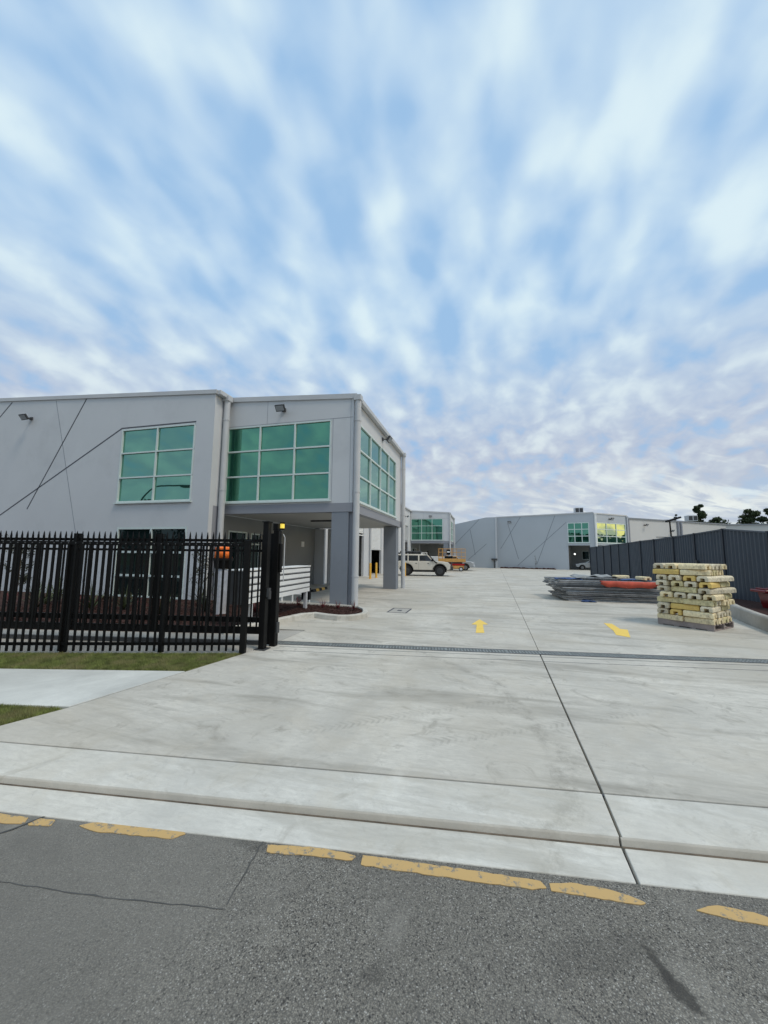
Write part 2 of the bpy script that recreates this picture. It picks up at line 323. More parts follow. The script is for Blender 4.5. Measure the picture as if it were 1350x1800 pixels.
# ------------------------------------------------------------------ mesh helpers
def tag(o, label=None, cat=None, group=None, kind=None):
    if label: o['label'] = label
    if cat: o['category'] = cat
    if group: o['group'] = group
    if kind: o['kind'] = kind
    return o
def wloc(o):
    v = Vector((0, 0, 0))
    while o is not None: v += o.location; o = o.parent
    return v
class MB:
    def __init__(s): s.v = []; s.f = []; s.mi = []; s.m = 0
    def add(s, vs, fs):
        b = len(s.v); s.v += [tuple(p) for p in vs]
        for q in fs: s.f.append([b+i for i in q]); s.mi.append(s.m)
        return s
    def hexa(s, p):  # bottom 4 ccw, top 4 ccw
        return s.add(p, [(3, 2, 1, 0), (4, 5, 6, 7), (0, 1, 5, 4), (1, 2, 6, 5), (2, 3, 7, 6), (3, 0, 4, 7)])
    def box(s, x0, y0, z0, x1, y1, z1):
        return s.hexa([(x0, y0, z0), (x1, y0, z0), (x1, y1, z0), (x0, y1, z0), (x0, y0, z1), (x1, y0, z1), (x1, y1, z1), (x0, y1, z1)])
    def obox(s, c, a, b, d):  # centre + three half-axis vectors
        c, a, b, d = Vector(c), Vector(a), Vector(b), Vector(d)
        if a.cross(b).dot(d) < 0: b = -b
        return s.hexa([c-a-b-d, c+a-b-d, c+a+b-d, c-a+b-d, c-a-b+d, c+a-b+d, c+a+b+d, c-a+b+d])
    def beam(s, p, q, w, h=None, upv=(0, 0, 1)):
        p, q = Vector(p), Vector(q); d = q-p; h = h or w
        if d.length < 1e-6: return s
        dn = d.normalized(); u = Vector(upv)
        if abs(dn.dot(u)) > .98: u = Vector((0, 1, 0))
        sd_ = dn.cross(u).normalized(); u2 = sd_.cross(dn)
        return s.obox((p+q)/2, d/2, sd_*w/2, u2*h/2)
    def tube(s, p, q, r, n=8, r2=None, caps=True):
        p, q = Vector(p), Vector(q); r2 = r if r2 is None else r2
        d = (q-p).normalized(); u = Vector((0, 0, 1)) if abs(d.z) < .9 else Vector((1, 0, 0))
        a = d.cross(u).normalized(); b = d.cross(a)
        vs = [p + (a*math.cos(t)+b*math.sin(t))*r for t in [2*math.pi*i/n for i in range(n)]]
        vs += [q + (a*math.cos(t)+b*math.sin(t))*r2 for t in [2*math.pi*i/n for i in range(n)]]
        fs = [(i, i+n, (i+1) % n+n, (i+1) % n) for i in range(n)]
        if caps: fs += [tuple(range(n)), tuple(range(2*n-1, n-1, -1))]
        return s.add(vs, fs)
    def path(s, pts, r, n=8):
        for a, b in zip(pts, pts[1:]): s.tube(a, b, r, n)
        return s
    def prism(s, poly, z0, z1):  # ccw polygon, z may be functions
        f0 = z0 if callable(z0) else (lambda x, y: z0); f1 = z1 if callable(z1) else (lambda x, y: z1)
        n = len(poly)
        ar = sum(poly[i][0]*poly[(i+1) % n][1]-poly[(i+1) % n][0]*poly[i][1] for i in range(n))
        if ar < 0: poly = poly[::-1]
        vs = [(x, y, f0(x, y)) for x, y in poly]+[(x, y, f1(x, y)) for x, y in poly]
        return s.add(vs, [tuple(range(n-1, -1, -1)), tuple(range(n, 2*n))]+[(i, (i+1) % n, (i+1) % n+n, i+n) for i in range(n)])
    def extr(s, prof, org, ua, ub, un):  # profile in (ua,ub), extruded by un
        org, ua, ub, un = map(Vector, (org, ua, ub, un)); n = len(prof)
        vs = [org+ua*a+ub*b for a, b in prof]; vs += [v+un for v in vs]
        fs = [tuple(range(n-1, -1, -1)), tuple(range(n, 2*n))]+[(i, (i+1) % n, (i+1) % n+n, i+n) for i in range(n)]
        return s.add(vs, fs)
    def ball(s, c, rx, ry, rz, n=10, k=6):
        vs = []; fs = []
        for j in range(k+1):
            t = math.pi*j/k
            for i in range(n): a = 2*math.pi*i/n; vs.append((c[0]+rx*math.sin(t)*math.cos(a), c[1]+ry*math.sin(t)*math.sin(a), c[2]-rz*math.cos(t)))
        for j in range(k):
            for i in range(n): fs.append((j*n+i, j*n+(i+1) % n, (j+1)*n+(i+1) % n, (j+1)*n+i))
        return s.add(vs, fs)
    def build(s, name, mats, parent=None, world=True, smooth=False, bevel=0, seg=2, loc=None):
        me = bpy.data.meshes.new(name)
        off = wloc(parent) if (parent is not None and world) else Vector((0, 0, 0))
        me.from_pydata([(v[0]-off.x, v[1]-off.y, v[2]-off.z) for v in s.v], [], s.f)
        if not isinstance(mats, (list, tuple)): mats = [mats]
        for q in mats: me.materials.append(q)
        if len(mats) > 1: me.polygons.foreach_set('material_index', s.mi)
        bm = bmesh.new(); bm.from_mesh(me); bmesh.ops.recalc_face_normals(bm, faces=bm.faces); bm.to_mesh(me); bm.free()
        if smooth:
            for p in me.polygons: p.use_smooth = True
        me.update()
        o = bpy.data.objects.new(name, me); col.objects.link(o)
        if parent is not None: o.parent = parent
        if loc: o.location = loc
        if bevel:
            b = o.modifiers.new('bevel', 'BEVEL'); b.width = bevel; b.segments = seg; b.limit_method = 'ANGLE'; b.angle_limit = R(35)
            if smooth is False and seg > 1: pass
        return o
def empty(name, loc, rz=0):
    o = bpy.data.objects.new(name, None); col.objects.link(o); o.location = loc; o.rotation_euler = (0, 0, rz); o.empty_display_size = .2
    return o
def copy_tree(o, parent=None):
    c = o.copy(); col.objects.link(c)
    if parent is not None: c.parent = parent
    for ch in list(o.children): copy_tree(ch, c)
    return c
def inst(src, name, parent, loc, rot=None, scale=None):
    o = bpy.data.objects.new(name, src.data); col.objects.link(o); o.parent = parent; o.location = loc
    for md in src.modifiers:
        q = o.modifiers.new(md.name, md.type)
        if md.type == 'BEVEL': q.width = md.width; q.segments = md.segments; q.limit_method = md.limit_method; q.angle_limit = md.angle_limit
    if rot: o.rotation_euler = rot
    if scale: o.scale = scale
    return o
ORD = ['', 'first', 'second', 'third', 'fourth', 'fifth', 'sixth', 'seventh', 'eighth', 'ninth', 'tenth', 'eleventh', 'twelfth', 'thirteenth', 'fourteenth', 'fifteenth', 'sixteenth', 'seventeenth', 'eighteenth', 'nineteenth', 'twentieth']

def V3(p, z): return Vector((p[0], p[1], z))
def gz(y): return -0.007*max(0.0, y-8.0)
def wall(name, mat, parent, P0, u, thick, u0, u1, z0, ztop, holes=(), z0f=None):
    """wall slab: outer face on the line P0+u*t, thickness goes to the left-hand inner side given by vector thick"""
    u = Vector((u[0], u[1], 0)).normalized(); th = Vector((thick[0], thick[1], 0)); P0 = Vector((P0[0], P0[1], 0))
    us = sorted(set([u0, u1]+[h[0] for h in holes]+[h[1] for h in holes])); us = [x for x in us if u0-1e-6 <= x <= u1+1e-6]
    zs = sorted(set([z0]+[h[2] for h in holes]+[h[3] for h in holes])); zs = [z for z in zs if z >= z0-1e-6]
    mb = MB()
    for a, b in zip(us, us[1:]):
        for k, za in enumerate(zs):
            last = k == len(zs)-1
            mid = ((a+b)/2, za+.01)
            if any(h[0] < mid[0] < h[1] and h[2] < mid[1] < h[3] for h in holes): continue
            A = P0+u*a; B = P0+u*b
            ta, tb = (ztop(a), ztop(b)) if last else (zs[k+1], zs[k+1])
            q = [A, B, B+th, A+th]
            mb.hexa([(p.x, p.y, za) for p in q]+[(A.x, A.y, ta), (B.x, B.y, tb), ((B+th).x, (B+th).y, tb), ((A+th).x, (A+th).y, ta)])
    return mb.build(name, mat, parent)
def window(parent, P0, u, n, ua, ub, za, zb, cols, rows, glass='glass', frame='frame', rec=.05, bar=.05, sill=True, name='window', heights=None, skipglass=None):
    """n = outward normal; bars slightly recessed in the opening; panes behind the bars"""
    u = Vector((u[0], u[1], 0)).normalized(); n = Vector((n[0], n[1], 0)).normalized(); P0 = Vector((P0[0], P0[1], 0)); Zv = Vector((0, 0, 1))
    mb = MB(); c0 = -n*rec*.4
    zsx = heights or [za+(zb-za)*i/rows for i in range(rows+1)]
    usx = [ua+(ub-ua)*i/cols for i in range(cols+1)]
    e = .004
    for i, uu_ in enumerate(usx):
        uc = uu_ + (bar/2+e if i == 0 else (-bar/2-e if i == cols else 0))
        mb.obox(P0+u*uc+c0+Zv*(za+zb)/2, u*bar/2, n*.035, Zv*((zb-za)/2-e))
    for i, z_ in enumerate(zsx):
        zc = z_ + (bar/2+e if i == 0 else (-bar/2-e if i == rows else 0))
        mb.obox(P0+u*(ua+ub)/2+c0-n*.002+Zv*zc, u*((ub-ua)/2-e), n*.032, Zv*bar/2)
    if sill: mb.obox(P0+u*(ua+ub)/2+n*.02+Zv*(za-.025), u*((ub-ua)/2+.04), n*.05, Zv*.022)
    w = mb.build(name, M[frame], parent)
    for i in range(cols):
        for j in range(rows):
            p = MB(); a, b = usx[i]+.02, usx[i+1]-.02; z1, z2 = zsx[j]+.02, zsx[j+1]-.02
            tl = Vector((0, 0, 0)) + n*random.uniform(-.004, .004)
            p.obox(P0+u*(a+b)/2-n*rec+tl+Zv*(z1+z2)/2, u*(b-a)/2, n*.006, Zv*(z2-z1)/2)
            p.build('pane', M[glass], w)
    return w
def groove(parent, P0, u, n, pts, w=.045, mat='groove', proud=.004):
    u = Vector((u[0], u[1], 0)).normalized(); n = Vector((n[0], n[1], 0)).normalized(); P0 = Vector((P0[0], P0[1], 0))
    mb = MB()
    for (a, za), (b, zb) in zip(pts, pts[1:]):
        A = P0+u*a+Vector((0, 0, za)); B = P0+u*b+Vector((0, 0, zb)); d = (B-A); pr = n.cross(d.normalized())
        mb.obox((A+B)/2, d/2, pr*w/2, n*proud)
    return mb.build('groove', M[mat], parent)
def pipe(parent, x, y, z0, z1, r=.09, mat='trim'):
    mb = MB(); mb.tube((x, y, z0), (x, y, z1), r, 14)
    for z in (z0+.9, (z0+z1)/2+.2, z1-.8): mb.tube((x, y, z), (x, y, z+.04), r+.012, 14)
    mb.box(x-r*1.15, y-r*1.15, z1-.12, x+r*1.15, y+r*1.15, z1+.05)
    return mb.build('downpipe', M[mat], parent, smooth=False)
def floodlight(loc, face, label, scale=1.0):
    t = empty('floodlight', loc); tag(t, label, 'floodlight', 'floodlights high on the walls')
    n = Vector((face[0], face[1], 0)).normalized(); s = Vector((-n.y, n.x, 0)); Zv = Vector((0, 0, 1))
    tilt = (n*.80-Zv*.6).normalized(); up2 = s.cross(tilt)
    L0 = Vector(loc)
    b = MB(); b.obox(L0+n*.02, n*.02, s*.06*scale, Zv*.05*scale); b.beam(L0+n*.03, L0+n*.16*scale-Zv*.01, .035); b.build('bracket', M['darkm'], t)
    c = L0+n*.24*scale-Zv*.02
    h = MB(); h.obox(c, tilt*.03*scale, s*.15*scale, up2*.10*scale)
    for k in range(5): h.obox(c-tilt*.045*scale+s*(-.1+.05*k)*scale, tilt*.014*scale, s*.006*scale, up2*.08*scale)
    h.build('housing', M['darkm'], t, bevel=.008)
    g = MB(); g.obox(c+tilt*.032*scale, tilt*.006*scale, s*.125*scale, up2*.075*scale); g.build('lens', M['lens'], t)
    return t

# ------------------------------------------------------------------ ground and paving
S7 = R(7.3); SU = Vector((math.cos(S7), math.sin(S7))); SV = Vector((-math.sin(S7), math.cos(S7)))
def st(a, v): p = SU*a+SV*v; return (p.x, p.y)      # street frame: a along the kerb, v across it
jx = lambda y: .735+.0315*(y-2.3)
g0 = MB(); g0.box(-700, -700, -1.5, 700, 700, -.62); g0.build('ground', M['ground']); tag(bpy.data.objects['ground'], kind='structure')
VE, VK, VJ = 2.255, 2.49, 2.905        # gutter edge, kerb lip, joint at the top of the layback
ZR = -.062
rd = MB(); rd.prism([st(-60, -7.5), st(60, -7.5), st(60, VE), st(-60, VE)], -.4, ZR)
road = rd.build('road', M['asphalt']); tag(road, kind='structure')
# far side of the street
rd2 = MB(); rd2.prism([st(-60, -30), st(60, -30), st(60, -7.9), st(-60, -7.9)], -.5, .04); tag(rd2.build('far_verge', M['soil']), kind='structure')
rd3 = MB(); rd3.prism([st(-60, -7.9), st(60, -7.9), st(60, -7.5), st(-60, -7.5)], -.45, .05); tag(rd3.build('far_kerb', M['kerb']), kind='structure')
def slabset(name, mat, polys, ztop, thick=.12, bevel=.006):
    root = empty(name, (0, 0, 0)); tag(root, kind='structure')
    for p in polys:
        mb = MB(); mb.prism(p, (lambda x, y: min(ztop(x, y)-thick, -.2)), ztop)
        mb.build('slab', mat, root, bevel=bevel, seg=2)
    return root
G_ = .008
def strip_polys(v0, v1, a0, a1, gap=G_):
    # split by the long joint line (x = jx(y))
    def at(v):
        # a where st(a,v).x == jx(st.y)
        a = .8
        for _ in range(20):
            x, y = st(a, v); a += (jx(y)-x)/SU.x
        return a
    return [[st(a0, v0), st(at(v0)-gap, v0), st(at(v1)-gap, v1), st(a0, v1)], [st(at(v0)+gap, v0), st(a1, v0), st(a1, v1), st(at(v1)+gap, v1)]]
gp = strip_polys(VE, VK+.012, -60, 60)
slabset('gutter', M['conc2'], gp, lambda x, y: ZR+.006)
# layback: lip 3.5 cm high, then rises to the joint
def layz(x, y):
    v = Vector((x, y)).dot(SV); return -.020+.020*max(0, min(1, (v-VK)/(VJ-VK)))
lay_l = -3.6
slabset('layback', M['conc2'], strip_polys(VK+.034, VJ-G_, -7.5, 9.5), layz, bevel=.004)
nibm = M['nib'] = paving('kerb_lip_concrete', (.50, .47, .41), (.30, .26, .20), 1.2)
lay = bpy.data.objects['layback']
for a0_, a1_ in ((-7.5, 1.059), (1.071, 9.5)):
    m_ = MB(); A_ = Vector(st(a0_, VK)); u_ = SU*(a1_-a0_)
    m_.extr([(.010, -.12), (.010, ZR+.004), (.022, -.026), (.028, -.0195), (.033, -.0185), (.033, -.12)], (A_.x, A_.y, 0), (SV.x, SV.y, 0), (0, 0, 1), (u_.x, u_.y, 0)); m_.build('lip', nibm, lay, bevel=.003)
    m_ = MB(); m_.extr([(-.002, ZR+.0065), (.0105, ZR+.0065), (.0105, ZR+.0085), (-.002, ZR+.0075)], (A_.x, A_.y, 0), (SV.x, SV.y, 0), (0, 0, 1), (u_.x, u_.y, 0)); m_.build('lip_shade_line', M['lip_shade'], lay)  # thin dark strip, the lip's lower-edge shadow put in as colour
kb = MB(); kb.prism([st(-60, VK), st(-7.51, VK), st(-7.51, VK+.16), st(-60, VK+.16)], -.3, .08)
kb.prism([st(9.51, VK), st(60, VK), st(60, VK+.16), st(9.51, VK+.16)], -.3, .08)
tag(kb.build('street_kerb', M['kerb'], bevel=.02), kind='structure')
m_ = MB()
for v_, w_ in ((VJ, .007),):
    m_.obox(V3(SU*1.0+SV*v_, -.06), V3(SU*8.5, 0), V3(SV*w_, 0), Vector((0, 0, .048)))
m_.prism([(jx(2.2)-.007, 2.25), (jx(2.2)+.007, 2.25), (jx(26)+.004, 26), (jx(26)-.004, 26)], -.3, lambda x, y: (-.085 if y < 2.6 else -.03)+gz(y))
jf = m_.build('joint_filler', M['groove'], bpy.data.objects['layback'])
# kerb lip face, darker cast concrete nib
# driveway between the joint and the drain
def dr_y(x): return 6.60+.1415*(x-0)           # near edge of the drain line
DL = [(-4.55, 2.33+.02), (-4.30, 2.60), (-4.12, 3.11), (-3.87, 4.41), (-3.70, 5.30), (-3.52, 6.02)]
xj0, xj1 = jx(2.98), jx(6.7)
pl = [(xj1-G_, dr_y(xj1)-.02), (-3.58, dr_y(-3.58)-.02)] + [(-3.70, 5.30), (-3.87, 4.41), (-4.12, 3.11), (-4.30, 2.60), st(-4.45, VJ+G_)] + [(xj0-G_, st(xj0, VJ+G_)[1]+.0)]
pl[-1] = (jx(3.0)-G_, (VJ+G_+jx(3.0)*math.sin(S7))/math.cos(S7))
pr = [(jx(3.0)+G_, (VJ+G_+jx(3.0)*math.sin(S7))/math.cos(S7)), st(9.5, VJ+G_), (8.6, dr_y(8.6)-.02), (xj1+G_, dr_y(xj1)-.02)]
slabset('driveway', M['conc'], [pl, pr], lambda x, y: 0.0)
# the driveway continues left to the end of the layback
lf = MB(); lf.prism([st(-60, VK+.17), st(-7.5, VK+.17), st(-7.5, VJ), st(-4.47, VJ), (-4.32, 2.58), (-4.14, 3.09), (-4.98, 2.95), (-12, 2.2), (-60, -4)], -.35, -.012)
verge_a = lf.build('verge_soil', M['soil']); tag(verge_a, kind='structure')
fp = MB(); fp.prism([(-4.15, 3.12), (-3.895, 4.41), (-6.34, 3.80), (-14, 1.9), (-60, -9.5), (-60, -10.6), (-14, 1.0), (-4.92, 2.965)], -.3, .0)
tag(fp.build('footpath', M['path'], bevel=.006), kind='structure')
vb = MB(); vb.prism([(-3.90, 4.43), (-3.73, 5.29), (-3.70, 5.42), (-7.3, 4.36), (-14, 2.35), (-60, -11), (-60, -9.4), (-14, 1.95), (-6.34, 3.825)], -.35, -.012)
verge_b = vb.build('verge_soil', M['soil']); tag(verge_b, kind='structure')
gt = MB(); gt.prism([(-3.60, 5.36), (-3.6, 6.1), (-3.6, 7.3), (-5.2, 6.95), (-16, 4.6), (-60, -5), (-60, -10.95), (-14, 2.37), (-7.3, 4.38), (-3.72, 5.44)], -.3, -.004)
tag(gt.build('gate_track_slab', M['kerb']), kind='structure')
# yard
zy = lambda x, y: gz(y)
def yard_slab(poly, parent):
    bm = bmesh.new(); vs = [bm.verts.new((x, y, 0)) for x, y in poly]; bm.faces.new(vs)
    for yy in (8.0,): bmesh.ops.bisect_plane(bm, geom=bm.verts[:]+bm.edges[:]+bm.faces[:], plane_co=(0, yy, 0), plane_no=(0, 1, 0))
    for v in bm.verts: v.co.z = gz(v.co.y)
    r_ = bmesh.ops.extrude_face_region(bm, geom=bm.faces[:])
    for v in [e for e in r_['geom'] if isinstance(e, bmesh.types.BMVert)]: v.co.z -= .15
    bmesh.ops.recalc_face_normals(bm, faces=bm.faces)
    me = bpy.data.meshes.new('slab'); bm.to_mesh(me); bm.free(); me.materials.append(M['conc'])
    o = bpy.data.objects.new('slab', me); col.objects.link(o); o.parent = parent
    return o
yard = empty('yard', (0, 0, 0)); tag(yard, kind='structure')
def dr_f(x): return dr_y(x)+.235
XL, XR, YF = -12.5, 8.0, 70
Yc = [26.0, 41.0]
def jl(y): return jx(y)
G_ = .005
rows_ = [None]+Yc+[YF]
for k in range(3):
    y1 = rows_[k+1]-(G_ if k < 2 else 0)
    if k == 0:
        yard_slab([(-3.58, dr_f(-3.58)+.01), (jl(7)-G_, dr_f(jl(7))+.01), (jl(y1)-G_, y1), (XL, y1), (XL, 6.4), (-3.58, 7.35)], yard)
        yard_slab([(jl(7)+G_, dr_f(jl(7))+.01), (8.6, dr_f(8.6)+.01), (8.6, 14), (40, 14), (40, y1), (jl(y1)+G_, y1)], yard)
    else:
        y0 = rows_[k]+G_
        yard_slab([(XL, y0), (jl(y0)-G_, y0), (jl(y1)-G_, y1), (XL, y1)], yard)
        yard_slab([(jl(y0)+G_, y0), (40, y0), (40, y1), (jl(y1)+G_, y1)], yard)
# drain
td = empty('trench_drain', (-3.58, dr_y(-3.58), 0)); tag(td, 'long steel grated trench drain across the driveway between the gate posts', 'drain')
du = Vector((1, .1415, 0)).normalized(); dn_ = Vector((-du.y, du.x, 0))
ch = MB(); q0 = Vector((-3.60, dr_y(-3.60), 0)); LEN = 12.3
ch.obox(q0+du*LEN/2+dn_*.115-Vector((0, 0, .10)), du*LEN/2, dn_*.10, Vector((0, 0, .012)))
ch.obox(q0+du*LEN/2+dn_*.0-Vector((0, 0, .055)), du*LEN/2, dn_*.018, Vector((0, 0, .054)))
ch.obox(q0+du*LEN/2+dn_*.222-Vector((0, 0, .055)), du*LEN/2, dn_*.018, Vector((0, 0, .054)))
ch.build('channel', [M['pit']], td)
fr = MB()
for o_ in (.022, .200): fr.obox(q0+du*LEN/2+dn_*o_-Vector((0, 0, .015)), du*LEN/2, dn_*.005, Vector((0, 0, .016)))
fr.build('angle_frame', M['galv'], td)
gm = MB(); GL = .996
for i in range(4): yy = .035+.052*i; gm.box(0, yy-.005, -.028, GL, yy+.005, 0)
for i in range(20): xx = .008+i*.0515; gm.box(xx-.007, .027, -.022, xx+.007, .194, -.002)
gm.box(0, .026, -.03, .006, .195, .001); gm.box(GL-.006, .026, -.03, GL, .195, .001)
first = None
for i in range(12):
    p = q0+du*(.02+i*1.0)-Vector((0, 0, .001))
    if first is None:
        first = gm.build('grate', M['grate'], td, world=False); o = first
        o.location = p-td.location
    else: o = inst(first, 'grate', td, p-td.location)
    o.rotation_euler = (0, 0, math.atan2(du.y, du.x))
# saw cuts in front of the drain
for dd in (.16, .42):
    sm = MB(); a = q0-dn_*dd; sm.obox(a+du*(LEN/2+.2)+Vector((0, 0, .0015)), du*LEN/2, dn_*.004, Vector((0, 0, .0012)))
    o = sm.build('saw_cut', M['groove'], bpy.data.objects['driveway'])
# manhole
mh = MB(); c = Vector((-2.31, 10.7, gz(10.7))); 
for sx_, sy_, w_, h_ in ((0, .42, .27, .02), (0, -.42, .27, .02), (.26, 0, .02, .42), (-.26, 0, .02, .42), (0, 0, .06, .09)):
    mh.obox(c+Vector((sx_, sy_, .004)), Vector((w_, 0, 0)), Vector((0, h_, 0)), Vector((0, 0, .003)))
mhc = empty('access_cover', c); tag(mhc, 'rectangular concrete filled access cover set in the yard by the corner column', 'access cover')
mh.build('cover_frame', M['groove'], mhc)
m2 = MB(); m2.obox(c+Vector((0, 0, .001)), Vector((.235, 0, 0)), Vector((0, .395, 0)), Vector((0, 0, .003))); m2.build('cover', M['kerb'], mhc)
# painted arrows
def flat(name, mat, pts, z, parent, label=None):
    mb = MB(); mb.prism(pts, (lambda x, y: gz(y)+z-.003), (lambda x, y: gz(y)+z)); o = mb.build(name, mat, parent)
    if label: o['label'] = label
    return o
flat('painted_arrow', M['arrowpaint'], [(-.27, 9.10), (-.10, 9.87), (.10, 9.20), (-.02, 9.15), (.01, 8.18), (-.16, 8.13), (-.155, 9.07)], .005, yard, 'yellow painted arrow pointing up the yard')
flat('painted_arrow', M['arrowpaint'], [(2.79, 10.28), (2.95, 10.24), (2.91, 9.56), (3.04, 9.50), (2.79, 8.60), (2.60, 8.80), (2.70, 9.30), (2.71, 9.5)], .005, yard, 'yellow painted arrow pointing towards the street')
# yellow line dashes on the road
D = [[(-1.219, 2.101), (-0.95, 2.15), (-0.768, 2.165), (-0.70, 2.15), (-.72, 2.12), (-0.95, 2.09), (-1.188, 2.045)],
     [(-0.67, 2.172), (-0.45, 2.19), (-0.29, 2.209), (0.0, 2.232), (0.258, 2.257), (0.284, 2.217), (.2, 2.19), (-0.052, 2.165), (-.4, 2.13), (-0.66, 2.105)],
     [(0.3, 2.251), (.42, 2.285), (0.595, 2.290), (.66, 2.285), (0.728, 2.258), (0.715, 2.242), (.55, 2.225), (0.408, 2.215), (0.298, 2.204)],
     [(0.939, 2.277), (1.0, 2.31), (1.065, 2.333), (1.192, 2.337), (1.262, 2.318), (1.5, 2.35), (1.5, 2.30), (1.22, 2.275), (1.087, 2.266)],
     [(-2.399, 1.925), (-2.336, 1.972), (-2.05, 2.02), (-1.784, 2.061), (-1.724, 2.045), (-1.75, 2.02), (-1.779, 1.987), (-2.0, 1.955), (-2.282, 1.913)],
     [(-2.705, 1.850), (-2.704, 1.907), (-2.582, 1.93), (-2.553, 1.882)],
     [(-3.3, 1.81), (-3.1, 1.86), (-2.956, 1.877), (-2.769, 1.899), (-2.735, 1.852), (-2.848, 1.82), (-3.3, 1.75)]]
def chaikin(P):
    Q_ = []
    for (a, b), (c_, e_) in zip(P, P[1:]+P[:1]): Q_ += [(a*.9+c_*.1, b*.9+e_*.1), (a*.1+c_*.9, b*.1+e_*.9)]
    return Q_
for d in D:
    d = chaikin(d)
    # ragged worn edge
    pts = []
    for (a, b), (c_, e_) in zip(d, d[1:]+d[:1]):
        n_ = max(1, int(math.hypot(c_-a, e_-b)/.035))
        for k in range(n_): pts.append((a+(c_-a)*k/n_+random.uniform(-.003, .003), b+(e_-b)*k/n_+random.uniform(-.004, .004)))
    mb = MB(); mb.prism(pts, ZR+.0005, ZR+.004); mb.build('painted_dash', M['line'], road)
def blob(name, mat, cx_, cy_, rx, ry, rot, z, parent, n=26, rag=.22):
    pts = []
    for i in range(n):
        t = 2*math.pi*i/n; k = 1+random.uniform(-rag, rag)
        a, b = rx*k*math.cos(t), ry*k*math.sin(t); pts.append((cx_+a*math.cos(rot)-b*math.sin(rot), cy_+a*math.sin(rot)+b*math.cos(rot)))
    mb = MB(); mb.prism(pts, z-.001, z); return mb.build(name, mat, parent)
M['oil'] = material('crack_shadow', (.075, .072, .066), .45, .3, 12)
def crack(pts, w, parent, z, mat='oil'):
    mb = MB(); P = []
    for (a, b), (c_, e_) in zip(pts, pts[1:]):
        n_ = max(2, int(math.hypot(c_-a, e_-b)/.03))
        for k in range(n_): P.append((a+(c_-a)*k/n_+random.uniform(-.004, .004), b+(e_-b)*k/n_+random.uniform(-.004, .004)))
    P.append(pts[-1])
    Lh = [(x-w*random.uniform(.3, .6), y) for x, y in P]; Rh = [(x+w*random.uniform(.3, .6), y+w*.3) for x, y in P]
    for i in range(len(P)-1):
        mb.add([(*Lh[i], z), (*Rh[i], z), (*Rh[i+1], z), (*Lh[i+1], z)], [(0, 1, 2, 3)])
    return mb.build('crack', M[mat], parent)
crack([(-1.27, 2.19), (-1.24, 2.0), (-1.20, 1.72)], .008, road, ZR+.0015)
crack([(-2.68, 1.93), (-2.74, 1.80), (-2.82, 1.70), (-3.0, 1.6)], .016, road, ZR+.0055)
def hcrack(pts, w, z):
    mb = MB()
    for (a, b), (c_, e_) in zip(pts, pts[1:]):
        n_ = max(2, int(math.hypot(c_-a, e_-b)/.05)); pr_ = None
        for k in range(n_+1):
            x, y = a+(c_-a)*k/n_, b+(e_-b)*k/n_+random.uniform(-.004, .004); w2 = w*random.uniform(.3, .7)
            if pr_: mb.add([(pr_[0], pr_[1]-pr_[2], z), (x, y-w2, z), (x, y+w2, z), (pr_[0], pr_[1]+pr_[2], z)], [(0, 1, 2, 3)])
            pr_ = (x, y, w2)
    return mb.build('crack', M['oil'], road)
hcrack([(-3.0, 1.42), (-2.38, 1.53), (-1.8, 1.60), (-1.2, 1.70)], .006, ZR+.0015)

# ------------------------------------------------------------------ main building (long unit block on the left)
ztop_x = lambda x: 6.62+.068*(-3.85-x)        # roof plane, rises to the left
XW = -8.6
bld = empty('warehouse', (-8.6, 10.2, 0)); tag(bld, 'pale grey two storey warehouse with green glazed office box over corner columns', 'warehouse')
YM = 10.2
xc = -8.5
# street wall (faces -Y), u runs to the left
H_win = [3.25, 4.12, 4.98, 5.87]
wall('wall', M['wall'], bld, (xc, YM), (-1, 0), (0, .18), 0, 34, -.3, lambda a: ztop_x(xc-a)-.02,
     holes=[(.72, 3.83, 3.25, 5.88), (.78, 3.68, .05, 2.40)])
window(bld, (xc, YM), (-1, 0), (0, -1), .72, 3.83, 3.25, 5.88, 2, 3, glass='glass_main')
window(bld, (xc, YM), (-1, 0), (0, -1), .78, 3.68, .05, 2.40, 2, 3, glass='glass_dark', heights=[.05, .78, 1.56, 2.40], bar=.07)
# wall return that faces the driveway
wall('wall', M['wall'], bld, (xc, YM+.182), (0, 1), (-.18, 0), 0, .518, 3.1, lambda a: ztop_x(xc)-.02)
wall('wall', M['beam'], bld, (xc, YM+.182), (0, 1), (-.18, 0), 0, .518, -.3, lambda a: 3.098)
# long wall behind the office boxes
def shut(a, b, ztop_, zopen):
    return (a, b, -.5, ztop_)
YL = 18.9
holes_l = [(25.0-YL, 27.0-YL, -.5, 4.6), (28.9-YL, 32.1-YL, -.5, 4.6), (41.0-YL, 44.5-YL, -.5, 4.87)]
wall('wall', M['wall'], bld, (XW, YL), (0, 1), (-.18, 0), 0, 60-YL, -.5, lambda a: ztop_x(XW)-.02, holes=holes_l)
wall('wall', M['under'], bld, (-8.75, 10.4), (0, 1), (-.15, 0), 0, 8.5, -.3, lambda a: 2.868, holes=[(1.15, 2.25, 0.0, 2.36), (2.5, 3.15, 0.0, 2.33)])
wall('wall', M['wall'], bld, (-8.75, 10.72), (0, 1), (-.15, 0), 0, 8.18, 2.87, lambda a: ztop_x(-8.75)-.02)
window(bld, (-8.75, 10.4), (0, 1), (1, 0), 1.15, 2.25, .03, 2.36, 1, 2, glass='glass_dark', heights=[.03, 1.9, 2.36], name='entry_door', sill=False)
window(bld, (-8.75, 10.4), (0, 1), (1, 0), 2.5, 3.15, .03, 2.33, 1, 2, glass='glass_dark', heights=[.03, 1.9, 2.33], name='entry_door', sill=False)
m_ = MB(); m_.box(-8.748, 17.15, 1.88, -8.72, 17.45, 2.14); m_.build('switch_plate', M['white'], bld)
